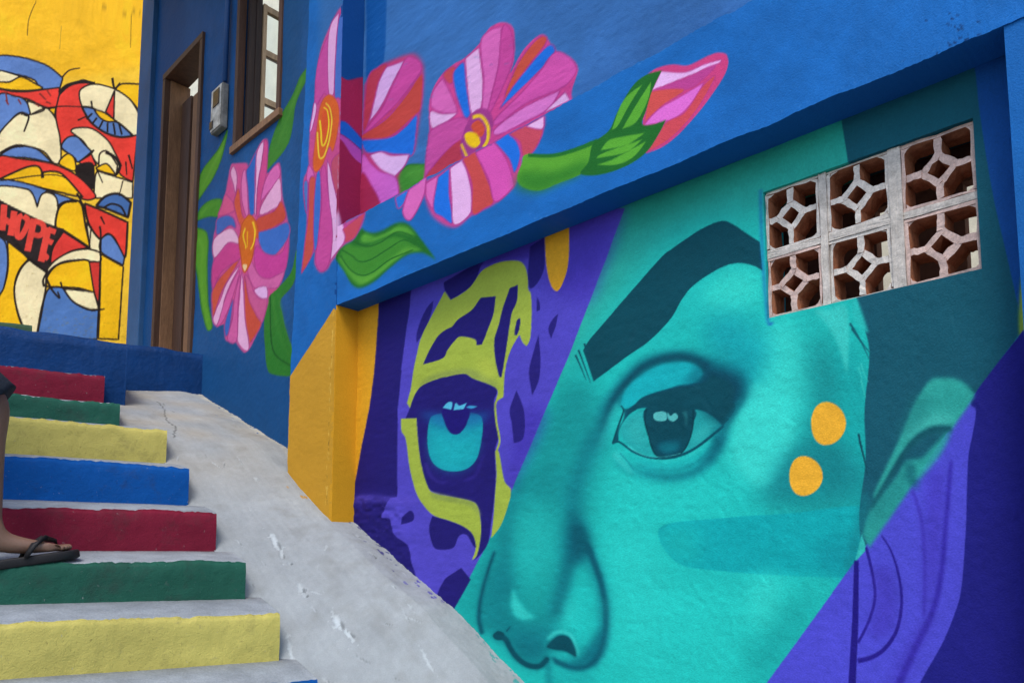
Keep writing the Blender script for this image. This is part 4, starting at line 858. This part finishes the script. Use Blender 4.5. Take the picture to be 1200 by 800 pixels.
def tube(bm, P, r, seg=10):
    P = [Vector(p) for p in P]; rings = []
    for i, p in enumerate(P):
        t = (P[min(i + 1, len(P) - 1)] - P[max(i - 1, 0)]).normalized()
        a = t.orthogonal().normalized() if abs(t.z) < 0.9 else (Vector((1, 0, 0)) - t * t.x).normalized(); b = t.cross(a)
        rr_ = r[i] if hasattr(r, '__len__') else r
        rings.append([bm.verts.new(p + (a * math.cos(2 * math.pi * k / seg) + b * math.sin(2 * math.pi * k / seg)) * rr_) for k in range(seg)])
    for A_, B_ in zip(rings, rings[1:]):
        for k in range(seg): bm.faces.new((A_[k], A_[(k + 1) % seg], B_[(k + 1) % seg], B_[k]))
    bm.faces.new(rings[0][::-1]); bm.faces.new(rings[-1])
bm = bmesh.new(); tube(bm, [W(md_ - 0.06, NB - 0.025, mz_ + 0.16), W(md_ - 0.06, NB - 0.025, 3.7), W(md_ - 0.06, NB - 0.025, 4.2)], 0.016); bm_obj('conduit', bm, plain_mat('conduit_paint', '#1D4A80', 0.5), mb, True)

# ------------------------------------------------------------------ stairs
M_TREAD = plain_mat('tread_cement', '#9DA3A8', 0.92, n1=(9, 0.78, 1.15), n2=(160, 0.8, 1.12), bumps=(('noise', 45, 0.006, 0.6), ('noise', 240, 0.002, 0.5)), spec=0.15)
def riser_mat(name, hexc):
    m, nt, b = mat_new(name); c = lin(srgb(hexc)) * PAINT_K
    def mask(scale, lo, hi, detail=6.0):
        t = N_(nt, 'ShaderNodeTexNoise', Scale=scale, Detail=detail, Roughness=0.72); nt.links.new(geo_pos(nt), t.inputs['Vector'])
        r_ = N_(nt, 'ShaderNodeMapRange'); r_.inputs['From Min'].default_value = lo; r_.inputs['From Max'].default_value = hi; nt.links.new(t.outputs['Fac'], r_.inputs['Value']); return r_.outputs[0]
    def mix(fac, a_, b_, k=1.0):
        mx = N_(nt, 'ShaderNodeMix', data_type='RGBA')
        mu = N_(nt, 'ShaderNodeMath', operation='MULTIPLY'); mu.inputs[1].default_value = k; nt.links.new(fac, mu.inputs[0]); nt.links.new(mu.outputs[0], mx.inputs[0])
        for i, v in ((6, a_), (7, b_)):
            if hasattr(v, 'is_linked'): nt.links.new(v, mx.inputs[i])
            else: mx.inputs[i].default_value = tuple(v) + (1,)
        return mx.outputs[2]
    o = mix(mask(95, 0.40, 0.30), c, c * 0.5 + 0.006)
    o = mix(mask(55, 0.655, 0.72), o, (0.28, 0.28, 0.27), 0.75)
    o = mix(mask(7, 0.54, 0.70), o, tuple(c * 0.60 + 0.014), 0.9)
    o = mix(mask(22, 0.64, 0.72), o, tuple(c * 0.5 + 0.05), 0.6)
    o = mix(mask(160, 0.68, 0.76), o, tuple(np.minimum(c * 1.35 + 0.03, 0.8)), 0.7)
    o = mul_noise(nt, o, 4.0, 0.86, 1.1); nt.links.new(o, b.inputs['Base Color'])
    b.inputs['Roughness'].default_value = 0.7; b.inputs['Specular IOR Level'].default_value = 0.1
    bump_chain(nt, b, (('noise', 45, 0.007, 0.45), ('noise', 190, 0.0028, 0.75), ('noise', 480, 0.001, 0.5))); return m
RM = {'yellow': riser_mat('yellow_riser_paint', '#C6B964'), 'green': riser_mat('green_riser_paint', '#265C4C'), 'red': riser_mat('crimson_riser_paint', '#7C1C33'), 'blue': riser_mat('blue_riser_paint', '#0653A0')}
LEVEL_N = SD @ NW; LEVEL_D = SD @ DW
def along(P, t): return P + SD * t                      # along a riser, t metres towards the wall
def prm(x, y, N): d, z = on_n(x, y, N); return DW * d + NW * N + UP * z
NS = 1.35
tops = [('blue', (372, 795), NS), ('yellow', (328, 717), NS), ('green', (288, 657), NS), ('red', (254, 600), NS), ('blue', (222, 547), NS), ('yellow', (196, 503), NS), ('green', (141, 473), 1.227), ('red', (123, 441), 1.236)]
steps = [(c, prm(p[0], p[1], n)) for c, p, n in tops]
down = []
P = steps[0][1].copy()
for c in ('red', 'green', 'yellow', 'blue', 'red', 'green'):
    P = P - DW * 0.262 - UP * 0.185; down.insert(0, (c, P.copy()))
steps = down + steps
fw_ = np.array([SD[1], -SD[0], 0.0]); fw_ = fw_ if fw_ @ DW < 0 else -fw_   # down the stairs, level
stairs = empty('stairs', W(2.5, 1.0, -1.0), kind='structure')
WIDTH = 3.4
for k, (c, P) in enumerate(steps):
    zlow = P[2] - 0.30 if k == 0 else steps[k - 1][1][2] - 0.05
    nxt = steps[k + 1][1] if k + 1 < len(steps) else P - fw_ * 0.34 + UP * 0.2
    dep = max(0.2, (nxt - P) @ (-fw_)) + 0.06
    rise_back = 0.040 * dep / 0.26
    # block: cement, level along the riser, tread tipped forward a little
    nu, nv = 150, 10
    ts = np.linspace(-WIDTH, 0, nu)
    zz = noise2(2, nu, (1, 14), 200 + k)[0] * 0.004 + noise2(2, nu, (1, 90), 230 + k)[0] * 0.0030
    front_top = np.array([O + along(P, t) + UP * zz[i] for i, t in enumerate(ts)])
    V, F = [], []
    # profile rows: front bottom, front top (rounded), tread rows, back
    prof = [(0.0, zlow - P[2], 0), (0.0, -0.012, 1), (0.004, -0.003, 1), (0.014, 0.0, 1), (dep * 0.5, rise_back * 0.5, 0.4), (dep, rise_back, 0), (dep, zlow - P[2], 0)]
    for pi, (b, h, wz) in enumerate(prof):
        rowz = noise2(2, nu, (1, 40), 300 + 10 * k + pi)[0] * 0.002
        for i, t in enumerate(ts):
            q = O + along(P, t) - fw_ * (b + (rowz[i] if 0 < pi < 5 else 0)) + UP * (h + zz[i] * wz); V.append(q)
    for r_ in range(len(prof) - 1):
        for i in range(nu - 1): a = r_ * nu + i; F.append((a, a + 1, a + nu + 1, a + nu))
    st = mesh_np('step', V, F, M_TREAD, stairs, smooth=False)
    # end cap towards the ramp
    bmc = bmesh.new(); bmc.from_mesh(st.data); bmc.verts.ensure_lookup_table()
    bmc.faces.new([bmc.verts[r_ * nu + nu - 1] for r_ in range(len(prof))]); bmc.to_mesh(st.data); bmc.free()
    # painted riser: rough coat 8 mm proud, ragged at the top edge
    nr, nc = 14, 340
    ts2 = np.linspace(-WIDTH, -0.001, nc); hgt = P[2] - zlow
    rag = 0.007 + 0.0028 * noise2(2, nc, (1, 90), 400 + k)[0] + 0.0028 * noise2(2, nc, (1, 330), 430 + k)[0]
    bmp = noise2(nr, nc, (4, 30), 460 + k) * 0.0022 + noise2(nr, nc, (12, 220), 490 + k) * 0.0016
    V = []
    for r_ in range(nr):
        f = r_ / (nr - 1)
        for i, t in enumerate(ts2):
            z = (zlow - P[2]) * (1 - f) + (-rag[i] + 0.004) * f
            edge = 0.007 if r_ == nr - 1 else (0.002 if r_ == nr - 2 else (0.004 if r_ == 0 else 0.0))
            zi = np.interp(t, ts, zz)
            V.append(O + along(P, t) + UP * (z + zi * f) + fw_ * (0.011 + bmp[r_, i] - edge))
    base = len(V)
    for i, t in enumerate(ts2): V.append(O + along(P, t) + UP * (-rag[i] - 0.002 + np.interp(t, ts, zz)) - fw_ * 0.002)
    F = [(r_ * nc + i, r_ * nc + i + 1, (r_ + 1) * nc + i + 1, (r_ + 1) * nc + i) for r_ in range(nr - 1) for i in range(nc - 1)]
    F += [((nr - 1) * nc + i, (nr - 1) * nc + i + 1, base + i + 1, base + i) for i in range(nc - 1)]
    ri = mesh_np('riser', V, F, RM[c], st); ri['label'] = f'{c} painted riser'; st['label'] = f'cement step with {c} painted riser'

# ------------------------------------------------------------------ ramp beside the stairs
zs_d = [-2.0, 0.86] + [float(np.dot(P, DW)) for _, P in steps[6:12]] + [3.755, 4.15, 4.75, 6.5]
zs_z = [-EYE - 0.02, -EYE - 0.02]
rb = [on_n(*p) for p in ((372, 860, NS), (328, 781, NS), (288, 708, NS), (254, 645, NS), (222, 592, NS), (196, 543, NS))]
stair_line = sorted([(-2.0, -EYE - 0.01), (rb[0][0] - 1.40, -EYE - 0.01)] + rb + [(3.755, 0.62), (4.16, 0.79), (4.78, 1.00), (6.5, 1.05)])
wl = [on_n(*p) for p in ((615, 800, NB), (535, 715, NB), (430, 625, NB), (401, 600, NB), (336, 525, NB), (237, 463, NB))]
wall_line = sorted([(-2.0, -EYE - 0.01), (wl[0][0] - 1.75, -EYE - 0.01)] + wl + [(6.5, 1.05)])
sl_d, sl_z = map(np.array, zip(*stair_line)); wl_d, wl_z = map(np.array, zip(*wall_line))
ND, NN = 1150, 200
rd = np.concatenate([np.linspace(-1.9, 1.3, 120, endpoint=False), np.linspace(1.3, 4.95, ND - 120)]); rn_ = np.linspace(1.12, 2.06, NN)
def ramp_z(d, n): return np.interp(d, sl_d, sl_z) + (np.interp(d, wl_d, wl_z) - np.interp(d, sl_d, sl_z)) * np.clip((n - 1.35) / 0.50, -0.3, 1.0)
DD, NNN = np.meshgrid(rd, rn_); NE = np.where(DD < 3.62, np.maximum(NNN, 1.340), NNN); ZZ = ramp_z(DD, NE)
ii = np.linspace(0, 1, NN)
ramp_noise = noise2(NN, ND, (5, 30), 601) * 0.006 + noise2(NN, ND, (16, 100), 602) * 0.0020 + noise2(NN, ND, (70, 420), 603) * 0.0008
ramp_noise = ramp_noise + noise2(NN, ND, (60, 500), 604) * 0.0022 * np.clip((NE - 1.90) / 0.08, 0, 1)
def ramp_at(x, y):                                   # pixel -> d, n on the ramp
    r = rays([(x, y)])[0]; t = np.linspace(1.2, 6.5, 900); d, n, z = t * (r @ DW), t * (r @ NW), t * r[2]
    e = z - ramp_z(d, n); k = np.nonzero(e[:-1] * e[1:] <= 0)[0]
    k = k[0] if len(k) else np.argmin(abs(e)); return d[k], n[k]
RC = np.empty((NN, ND, 3)); RC[:] = lin(srgb('#A1A6A8'))
mott = 1 + 0.07 * noise2(NN, ND, (4, 22), 611) + 0.05 * noise2(NN, ND, (14, 70), 612) + 0.04 * noise2(NN, ND, (60, 300), 613)
tr = noise2(NN, ND, (90, 26), 614)                    # long trowel drags down the slope
RC *= (mott + 0.035 * tr)[..., None]
warm = np.clip(noise2(NN, ND, (5, 26), 615) * 0.5 + 0.55, 0, 1) * np.clip((DD - 3.15) / 0.7, 0, 1)      # sunlit warmth near the landing, painted into the ramp's colour
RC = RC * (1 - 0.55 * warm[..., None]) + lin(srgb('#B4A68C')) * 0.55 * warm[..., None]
pale = np.clip((noise2(NN, ND, (12, 60), 616) + 0.5 * noise2(NN, ND, (40, 200), 617) - 0.62) * 3, 0, 1)
RC = RC * (1 - 0.10 * pale[..., None]) + lin(srgb('#CDD3D4')) * 0.10 * pale[..., None]
lip = np.clip((NE - 1.955) / 0.02, 0, 1) * np.clip((DD - 3.4) / 0.1, 0, 1) * np.clip(noise2(NN, ND, (3, 120), 618) + 0.7, 0, 1)
RC = RC * (1 - 0.7 * lip[..., None]) + lin(srgb('#C9C2AE')) * 0.7 * lip[..., None]
def gouge(x, y, ld, ln, ang, white, dark, deep):
    global RC, ramp_noise
    d, n = ramp_at(x, y); a_ = math.radians(ang); X_ = (DD - d) * math.cos(a_) + (NE - n) * math.sin(a_); Y_ = -(DD - d) * math.sin(a_) + (NE - n) * math.cos(a_)
    wob = 1 + 0.9 * noise2(NN, ND, (90, 420), int(x * 7 + y))
    g = np.exp(-((X_ / ld) ** 2 + (Y_ / ln) ** 2) * wob); gd = np.exp(-(((X_ + ld * 0.5) / (ld * 0.6)) ** 2 + ((Y_ - ln * 0.8) / (ln * 0.55)) ** 2) * wob)
    g, gd = np.where(g > 0.45, g, 0)[..., None], np.where(gd > 0.5, gd, 0)[..., None]
    RC = RC * (1 - white * g) + lin(srgb('#CBD3D6')) * white * g; RC = RC * (1 - dark * gd) + lin(srgb('#565A5C')) * dark * gd
    ramp_noise = ramp_noise - deep * g[..., 0] - deep * gd[..., 0]
for q in ((322, 634, .050, .014, 8, .8, .6, .004), (330, 648, .030, .010, 20, .7, .5, .004), (339, 659, .012, .010, 0, .2, .9, .004), (352, 688, .03, .012, 5, .4, .8, .004), (357, 698, .012, .010, 0, .3, .8, .003), (395, 728, .045, .015, 10, .85, .6, .004), (408, 742, .030, .010, -10, .8, .6, .004),
          (190, 472, .05, .006, 10, .1, .8, .003), (198, 480, .04, .006, -15, .1, .8, .003), (206, 500, .03, .005, 60, .1, .7, .003), (340, 760, .05, .008, 20, .6, .1, .002), (345, 775, .04, .008, 10, .6, .2, .002), (420, 770, .05, .006, -20, .1, .4, .002), (300, 560, .02, .008, 0, .4, .3, .002), (262, 540, .02, .006, 30, .1, .6, .002), (475, 720, .04, .004, 15, .2, .4, .001), (382, 640, .025, .006, 40, .4, .2, .001), (500, 770, .05, .005, 10, .5, .1, .001), (418, 628, .02, .01, 0, .1, .9, .004), (436, 650, .03, .008, 0, .2, .8, .003)):
    gouge(*q)
stain = np.clip(noise2(NN, ND, (7, 34), 621) + 0.6 * noise2(NN, ND, (24, 120), 622) - 0.25, 0, 1)       # damp and foot traffic
RC = RC * (1 - 0.17 * stain[..., None] * np.array([0.85, 0.95, 1.1]))
def crack(pts, wd):
    global RC, ramp_noise
    Q = np.array([ramp_at(x, y) for x, y in pts]); Q = spline(Q, [False] * len(Q), closed=False, sub=14); Q = Q + rng.normal(0, 0.004, Q.shape)
    for (d0, n0), (d1, n1) in zip(Q[:-1], Q[1:]):
        m = (abs(DD - (d0 + d1) / 2) < 0.06) & (abs(NE - (n0 + n1) / 2) < 0.06)
        vd, vn = d1 - d0, n1 - n0; L2 = vd * vd + vn * vn + 1e-9
        t = np.clip(((DD[m] - d0) * vd + (NE[m] - n0) * vn) / L2, 0, 1); e = np.hypot(DD[m] - d0 - t * vd, NE[m] - n0 - t * vn)
        g = np.exp(-(e / wd) ** 2); RC[m] = RC[m] * (1 - 0.55 * g[:, None]); ramp_noise[m] -= 0.0015 * g
crack([(184, 470), (192, 478), (196, 492), (206, 500), (204, 512)], 0.003)
for i in range(70):
    gouge(rng.uniform(200, 560), rng.uniform(480, 800), rng.uniform(.005, .03), rng.uniform(.002, .005), rng.uniform(-40, 40), rng.uniform(0, .5), rng.uniform(.1, .6), .001)
# paint spilt where the walls meet the ramp
for (xa, ya, xb, yb, hx, cnt) in ((405, 600, 470, 665, '#2A2070', 20), (470, 665, 535, 718, '#4A40A0', 10), (540, 722, 612, 800, '#2A9A96', 14), (240, 466, 334, 522, '#2A5C90', 22), (338, 568, 380, 598, '#B98C34', 4)):
    for i in range(cnt):
        t = rng.random(); d, n = ramp_at(xa + (xb - xa) * t - abs(rng.normal(0, 4)), ya + (yb - ya) * t + rng.normal(0, 3)); r_ = rng.uniform(0.003, 0.009)
        g = (np.exp(-(((DD - d) / (r_ * 1.6)) ** 2 + ((NE - n) / r_) ** 2)) > 0.4)[..., None] * rng.uniform(0.4, 0.9); RC = RC * (1 - g) + lin(srgb(hx)) * g
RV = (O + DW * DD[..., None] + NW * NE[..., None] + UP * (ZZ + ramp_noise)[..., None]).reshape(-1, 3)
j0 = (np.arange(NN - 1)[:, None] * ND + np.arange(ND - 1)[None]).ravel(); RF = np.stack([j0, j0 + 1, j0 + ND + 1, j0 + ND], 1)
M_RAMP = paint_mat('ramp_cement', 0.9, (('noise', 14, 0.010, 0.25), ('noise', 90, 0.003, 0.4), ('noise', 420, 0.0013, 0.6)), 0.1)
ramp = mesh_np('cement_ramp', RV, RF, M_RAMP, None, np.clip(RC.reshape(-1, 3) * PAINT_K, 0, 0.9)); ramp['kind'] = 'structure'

# ------------------------------------------------------------------ blue landing block and kerb at the stair head
M_LAND = plain_mat('landing_blue_paint', '#04386F', 0.55, n1=(9, 0.8, 1.15), n2=(120, 0.85, 1.08), bumps=(('noise', 40, 0.008, 0.6), ('noise', 220, 0.002, 0.5)), spec=0.12)
M_LTOP = plain_mat('landing_top_cement', '#9C9A92', 0.9)
def level_block(name, Pr, length, depth, z0, z1, mat, parent, seed):
    """wall-like block whose front runs along the risers; Pr = front right end (eye-relative)"""
    nc, nr = max(20, int(length * 90)), 18; ts = np.linspace(-length, 0, nc); V = []; 
    nz = noise2(nr, nc, (4, length * 6), seed) * 0.004 + noise2(nr, nc, (9, length * 40), seed + 1) * 0.0012
    zt = noise2(2, nc, (1, length * 10), seed + 2)[0] * 0.008
    rows = [(0, z0 + (z1 - z0) * f) for f in np.linspace(0, 1, nr - 3)] + [(0.012, z1 + 0.004), (depth * 0.5, z1 + 0.004), (depth, z1)]
    for r_, (b, z) in enumerate(rows):
        for i, t in enumerate(ts):
            q = O + np.array([Pr[0], Pr[1], 0]) + SD * t - fw_ * b + UP * (z + zt[i] * (1 if r_ >= nr - 5 else 0)) + fw_ * (nz[r_, i] if r_ < nr - 3 else 0); V.append(q)
    for i, t in enumerate(ts): V.append(O + np.array([Pr[0], Pr[1], 0]) + SD * t - fw_ * depth + UP * z0)
    nrr = len(rows) + 1
    F = [(r_ * nc + i, r_ * nc + i + 1, (r_ + 1) * nc + i + 1, (r_ + 1) * nc + i) for r_ in range(nrr - 1) for i in range(nc - 1)]
    mi = [0 if r_ < nr - 3 else 1 for r_ in range(nrr - 1) for i in range(nc - 1)]
    o = mesh_np(name, V, F, [mat, M_LTOP], parent, smooth=True, mat_idx=mi)
    bmc = bmesh.new(); bmc.from_mesh(o.data); bmc.verts.ensure_lookup_table()
    for cc in (0, nc - 1): bmc.faces.new([bmc.verts[r_ * nc + cc] for r_ in range(nrr)])
    bmc.to_mesh(o.data); bmc.free(); return o
landing = empty('landing', W(5.5, 1.5, 0.6), kind='structure')
Pb = prm(150, 405, 1.40)
level_block('blue_step', Pb, 3.2, 0.75, 0.55, Pb[2], M_LAND, landing, 701)
dC, zC = on_n(237, 463, NB); PC = DW * dC + NW * (NB + 0.05) + UP * zC; PC = PC + SD * 0
zL = on_n(244, 412, NB)[1]
level_block('blue_kerb', PC, 4.2, 2.9, 0.75, zL, M_LAND, landing, 711)
# a painted scrap of step further up
Pg = DW * 5.9 + NW * 1.35
level_block('green_step', Pg, 0.55, 0.3, zL + 0.002, zL + 0.30, plain_mat('dull_green_paint', '#3E5A40', 0.8), landing, 721)

# ------------------------------------------------------------------ street: one sheet to the horizon
bm = bmesh.new(); S_ = 900
vs = [bm.verts.new((x, y, -0.02)) for x, y in ((-S_, -S_), (S_, -S_), (S_, S_), (-S_, S_))]; bm.faces.new(vs)
gr = bm_obj('street_ground', bm, M_STREET); gr['kind'] = 'structure'

# ------------------------------------------------------------------ the person climbing the stairs (only a lower leg is in the picture)
def unit(v): v = np.array(v, float); return v / np.linalg.norm(v)
red_P = steps[9][1]
T = on_plane(94, 649, red_P + fw_ * 0.20, fw_)                     # tip of the front sandal, just short of the red riser
FH = unit((0.76, 0.65, 0)); LF = np.array([-FH[1], FH[0], 0])         # facing, and the left-hand side
FA = unit(FH * 0.98 + UP * 0.17); FUP = unit(UP - FA * (UP @ FA))    # the front foot tips back over the step's edge
def foot_pt(f, l, u, tip=T, A=FA, U_=FUP): return tip - (A * f + LF * -l - U_ * u) * 1.1
ank = foot_pt(0.225, 0, 0.085); knee = ank + UP * 0.44 - FH * 0.012; hip_r = knee - FH * 0.30 + UP * 0.31 - np.array([0.12, 0, 0])
pel = hip_r + LF * 0.09 + UP * 0.02; hip_l = pel + LF * 0.09 - UP * 0.02
T2 = T - FH * 0.62 + LF * 0.20; T2[2] = steps[7][1][2] + 0.03
ank2 = foot_pt(0.215, 0, 0.085, T2, FH, UP); knee2 = (hip_l + ank2) / 2 + FH * 0.06
chest = pel + UP * 0.34 + FH * 0.06; neck = chest + UP * 0.17 + FH * 0.03; head = neck + UP * 0.14 + FH * 0.03
person = empty('person', O + pel * np.array([1, 1, 0]) + UP * (T[2]), label='person in dark shorts and black flip-flops climbing the painted stairs', category='person')
JV, JE, JR = [], [], []
def jn(p, r, prev=None):
    JV.append(O + p); JR.append(r if isinstance(r, tuple) else (r, r))
    if prev is not None: JE.append((prev, len(JV) - 1))
    return len(JV) - 1
root = jn(pel, (0.13, 0.12)); sp = jn(pel + UP * 0.16 + FH * 0.03, (0.125, 0.10), root); ch = jn(chest, (0.15, 0.11), sp); nk = jn(neck, 0.058, ch)
hd0 = jn(neck + UP * 0.075 + FH * 0.015, (0.062, 0.066), nk); hd1 = jn(head + UP * 0.03, (0.078, 0.092), hd0); hd2 = jn(head + UP * 0.10, (0.062, 0.075), hd1)
def leg(hp, kn, an, tip, A, U_):
    a = jn(hp, 0.088, root); m = jn((hp + kn) / 2, 0.078, a); k = jn(kn, 0.056, m)
    c1 = jn(kn + (an - kn) * 0.28 - FH * 0.016, (0.052, 0.056), k); c2 = jn(kn + (an - kn) * 0.62 - FH * 0.006, (0.040, 0.042), c1); an_ = jn(an, (0.034, 0.038), c2)
    hl = jn(foot_pt(0.250, 0, 0.044, tip, A, U_), (0.032, 0.032), an_)
    md = jn(foot_pt(0.150, 0, 0.050, tip, A, U_), (0.038, 0.030), an_); bl = jn(foot_pt(0.078, 0, 0.034, tip, A, U_), (0.043, 0.019), md)
    for l_, ln, r_ in ((0.030, 0.012, 0.0125), (0.010, 0.016, 0.0095), (-0.008, 0.024, 0.009), (-0.023, 0.034, 0.0085), (-0.036, 0.046, 0.008)):
        t0 = jn(foot_pt(0.052, l_ * 1.0, 0.028, tip, A, U_), r_, bl); jn(foot_pt(ln, l_ * 1.05, 0.026, tip, A, U_), r_ * 0.9, t0)
leg(hip_r, knee, ank, T, FA, FUP); leg(hip_l, knee2, ank2, T2, FH, UP)
for sd_, sw in ((1, -0.10), (-1, -0.14)):
    sh = chest + UP * 0.09 + LF * 0.18 * sd_; el = sh - UP * 0.27 + LF * 0.04 * sd_ + FH * sw; wr = el - UP * 0.20 + FH * (0.10 + sw * 0.5)
    a = jn(sh, 0.055, ch); b = jn((sh + el) / 2, 0.043, a); c = jn(el, 0.037, b); e = jn((el + wr) / 2, 0.034, c); d = jn(wr, 0.025, e)
    hb = jn(wr - UP * 0.06 + FH * 0.02, (0.036, 0.016), d)
    for q, ln in ((0.026, 0.075), (0.009, 0.086), (-0.009, 0.080), (-0.026, 0.064)):
        f0 = jn(wr - UP * 0.10 + FH * (0.03 + q * 0.9), 0.0085, hb); f1 = jn(wr - UP * (0.10 + ln * 0.5) + FH * (0.036 + q), 0.0082, f0); jn(wr - UP * (0.10 + ln) + FH * (0.03 + q) - LF * 0.012 * sd_, 0.007, f1)
    t0 = jn(wr - UP * 0.045 + FH * 0.055, 0.010, hb); jn(wr - UP * 0.085 + FH * 0.07, 0.0088, t0)
me = bpy.data.meshes.new('body'); me.from_pydata([tuple(v) for v in JV], JE, []); body = bpy.data.objects.new('body', me); COL.objects.link(body)
body.parent = person; body.matrix_parent_inverse = person.matrix_world.inverted()
ms = body.modifiers.new('Skin', 'SKIN'); ms.use_smooth_shade = True; ms.branch_smoothing = 0.4
for i, r_ in enumerate(JR): me.skin_vertices[0].data[i].radius = r_
me.skin_vertices[0].data[0].use_root = True
body.modifiers.new('Sub', 'SUBSURF').levels = 2; body.modifiers['Sub'].render_levels = 2
m, nts, b = mat_new('skin'); rgb = N_(nts, 'ShaderNodeRGB'); rgb.outputs[0].default_value = (0.18, 0.095, 0.060, 1)
nts.links.new(mul_noise(nts, mul_noise(nts, rgb.outputs[0], 14, 0.86, 1.1), 160, 0.9, 1.06), b.inputs['Base Color']); b.inputs['Roughness'].default_value = 0.5
b.inputs['Subsurface Weight'].default_value = 0.12; b.inputs['Subsurface Radius'].default_value = (0.02, 0.008, 0.004); bump_chain(nts, b, (('noise', 320, 0.0008, 0.4),)); me.materials.append(m)
M_SHORTS = plain_mat('navy_cloth', '#1B2430', 0.85, n1=(30, 0.8, 1.15), n2=(400, 0.85, 1.1), bumps=(('noise', 35, 0.012, 0.6), ('noise', 500, 0.001, 0.5)))
M_RUB = plain_mat('black_rubber', '#1C1A1C', 0.6, bumps=(('noise', 300, 0.001, 0.4),))
M_SHIRT = plain_mat('grey_shirt', '#8A8D90', 0.85, n2=(400, 0.9, 1.06), bumps=(('noise', 25, 0.015, 0.5),))
bm = bmesh.new()
for hp, kn in ((hip_r, knee), (hip_l, knee2)):
    ax = unit(kn - hp); e_ = kn + ax * 0.012
    tube(bm, [O + hp - ax * 0.06, O + hp, O + (hp + kn) / 2, O + e_ - ax * 0.02, O + e_, O + e_ - ax * 0.012], [0.12, 0.120, 0.104, 0.080, 0.079, 0.072], 28)
tube(bm, [O + pel - UP * 0.10, O + pel, O + pel + UP * 0.10, O + pel + UP * 0.15], [0.14, 0.175, 0.165, 0.155], 28)
bm_obj('shorts', bm, M_SHORTS, person, True)
bm = bmesh.new()
tube(bm, [O + pel + UP * 0.05, O + pel + UP * 0.2 + FH * 0.03, O + chest, O + chest + UP * 0.10, O + neck - UP * 0.03], [0.18, 0.165, 0.185, 0.16, 0.07], 28)
for sd_, sw in ((1, -0.10), (-1, -0.14)):
    sh = chest + UP * 0.09 + LF * 0.15 * sd_; el = sh - UP * 0.27 + LF * 0.07 * sd_ + FH * sw
    tube(bm, [O + sh, O + sh * 0.6 + el * 0.4, O + sh * 0.3 + el * 0.7], [0.085, 0.072, 0.066], 18)
bm_obj('shirt', bm, M_SHIRT, person, True)
bm = bmesh.new(); bmesh.ops.create_uvsphere(bm, u_segments=24, v_segments=14, radius=1.0)
for v in bm.verts: v.co = Vector(O + head + UP * (0.075 + v.co.z * 0.085) - FH * 0.012 + FH * v.co.x * 0.098 + LF * v.co.y * 0.086)
bmesh.ops.delete(bm, geom=[v for v in bm.verts if v.co.z < O[2] + head[2] + 0.035 and (np.array(v.co) - O - head) @ FH > 0.02], context='VERTS')
bm_obj('hair', bm, plain_mat('black_hair', '#17120F', 0.6, bumps=(('noise', 200, 0.004, 0.8),)), person, True)
for sx in (-1, 1):
    bm = bmesh.new(); bmesh.ops.create_uvsphere(bm, u_segments=10, v_segments=8, radius=0.012); bmesh.ops.translate(bm, verts=bm.verts, vec=Vector(O + head + FH * 0.083 + LF * 0.032 * sx + UP * 0.035)); bm_obj('eye', bm, M_BLACK, person, True)
bm = bmesh.new(); tube(bm, [O + head + FH * 0.088 + UP * 0.035, O + head + FH * 0.108 + UP * 0.0, O + head + FH * 0.085 - UP * 0.012], [0.008, 0.015, 0.010], 8); bm_obj('nose', bm, m, person, True)
bm = bmesh.new(); tube(bm, [O + head + FH * 0.084 - UP * 0.042 + LF * q for q in (-0.024, 0.0, 0.024)], [0.003, 0.007, 0.003], 8); bm_obj('mouth', bm, plain_mat('lips', '#7A3F38', 0.5), person, True)
OUTL = [(0.0, 0.004), (0.008, 0.028), (0.03, 0.043), (0.075, 0.049), (0.13, 0.043), (0.19, 0.036), (0.25, 0.037), (0.275, 0.029), (0.288, 0.0), (0.275, -0.029), (0.25, -0.036), (0.19, -0.033), (0.13, -0.040), (0.075, -0.048), (0.03, -0.042), (0.008, -0.026)]
for tip, A, U_ in ((T, FA, FUP), (T2, FH, UP)):
    bm = bmesh.new(); rows = []
    for h, k in ((-0.010, 0.95), (-0.006, 1.0), (0.013, 1.0), (0.017, 0.96)):
        rows.append([bm.verts.new(O + foot_pt(0.144 + (f - 0.144) * k, l_ * k, h, tip, A, U_)) for f, l_ in OUTL])
    for a, c in zip(rows, rows[1:]):
        for i in range(len(a)): bm.faces.new((a[i], a[(i + 1) % len(a)], c[(i + 1) % len(a)], c[i]))
    bm.faces.new(rows[0][::-1]); bm.faces.new(rows[-1]); so_ = bm_obj('flip_flop', bm, M_RUB, person, True)
    bm = bmesh.new()
    for sg in (1, -1):
        pts = [foot_pt(0.050, 0.018, 0.030, tip, A, U_), foot_pt(0.060, 0.018 + 0.004 * sg, 0.052, tip, A, U_), foot_pt(0.090, 0.004 + 0.030 * sg, 0.064, tip, A, U_), foot_pt(0.125, 0.044 * sg, 0.048, tip, A, U_), foot_pt(0.150, 0.043 * sg, 0.014, tip, A, U_)]
        tube(bm, [O + p for p in pts], [0.005, 0.007, 0.010, 0.010, 0.007], 10)
    bm_obj('strap', bm, M_RUB, so_, True)
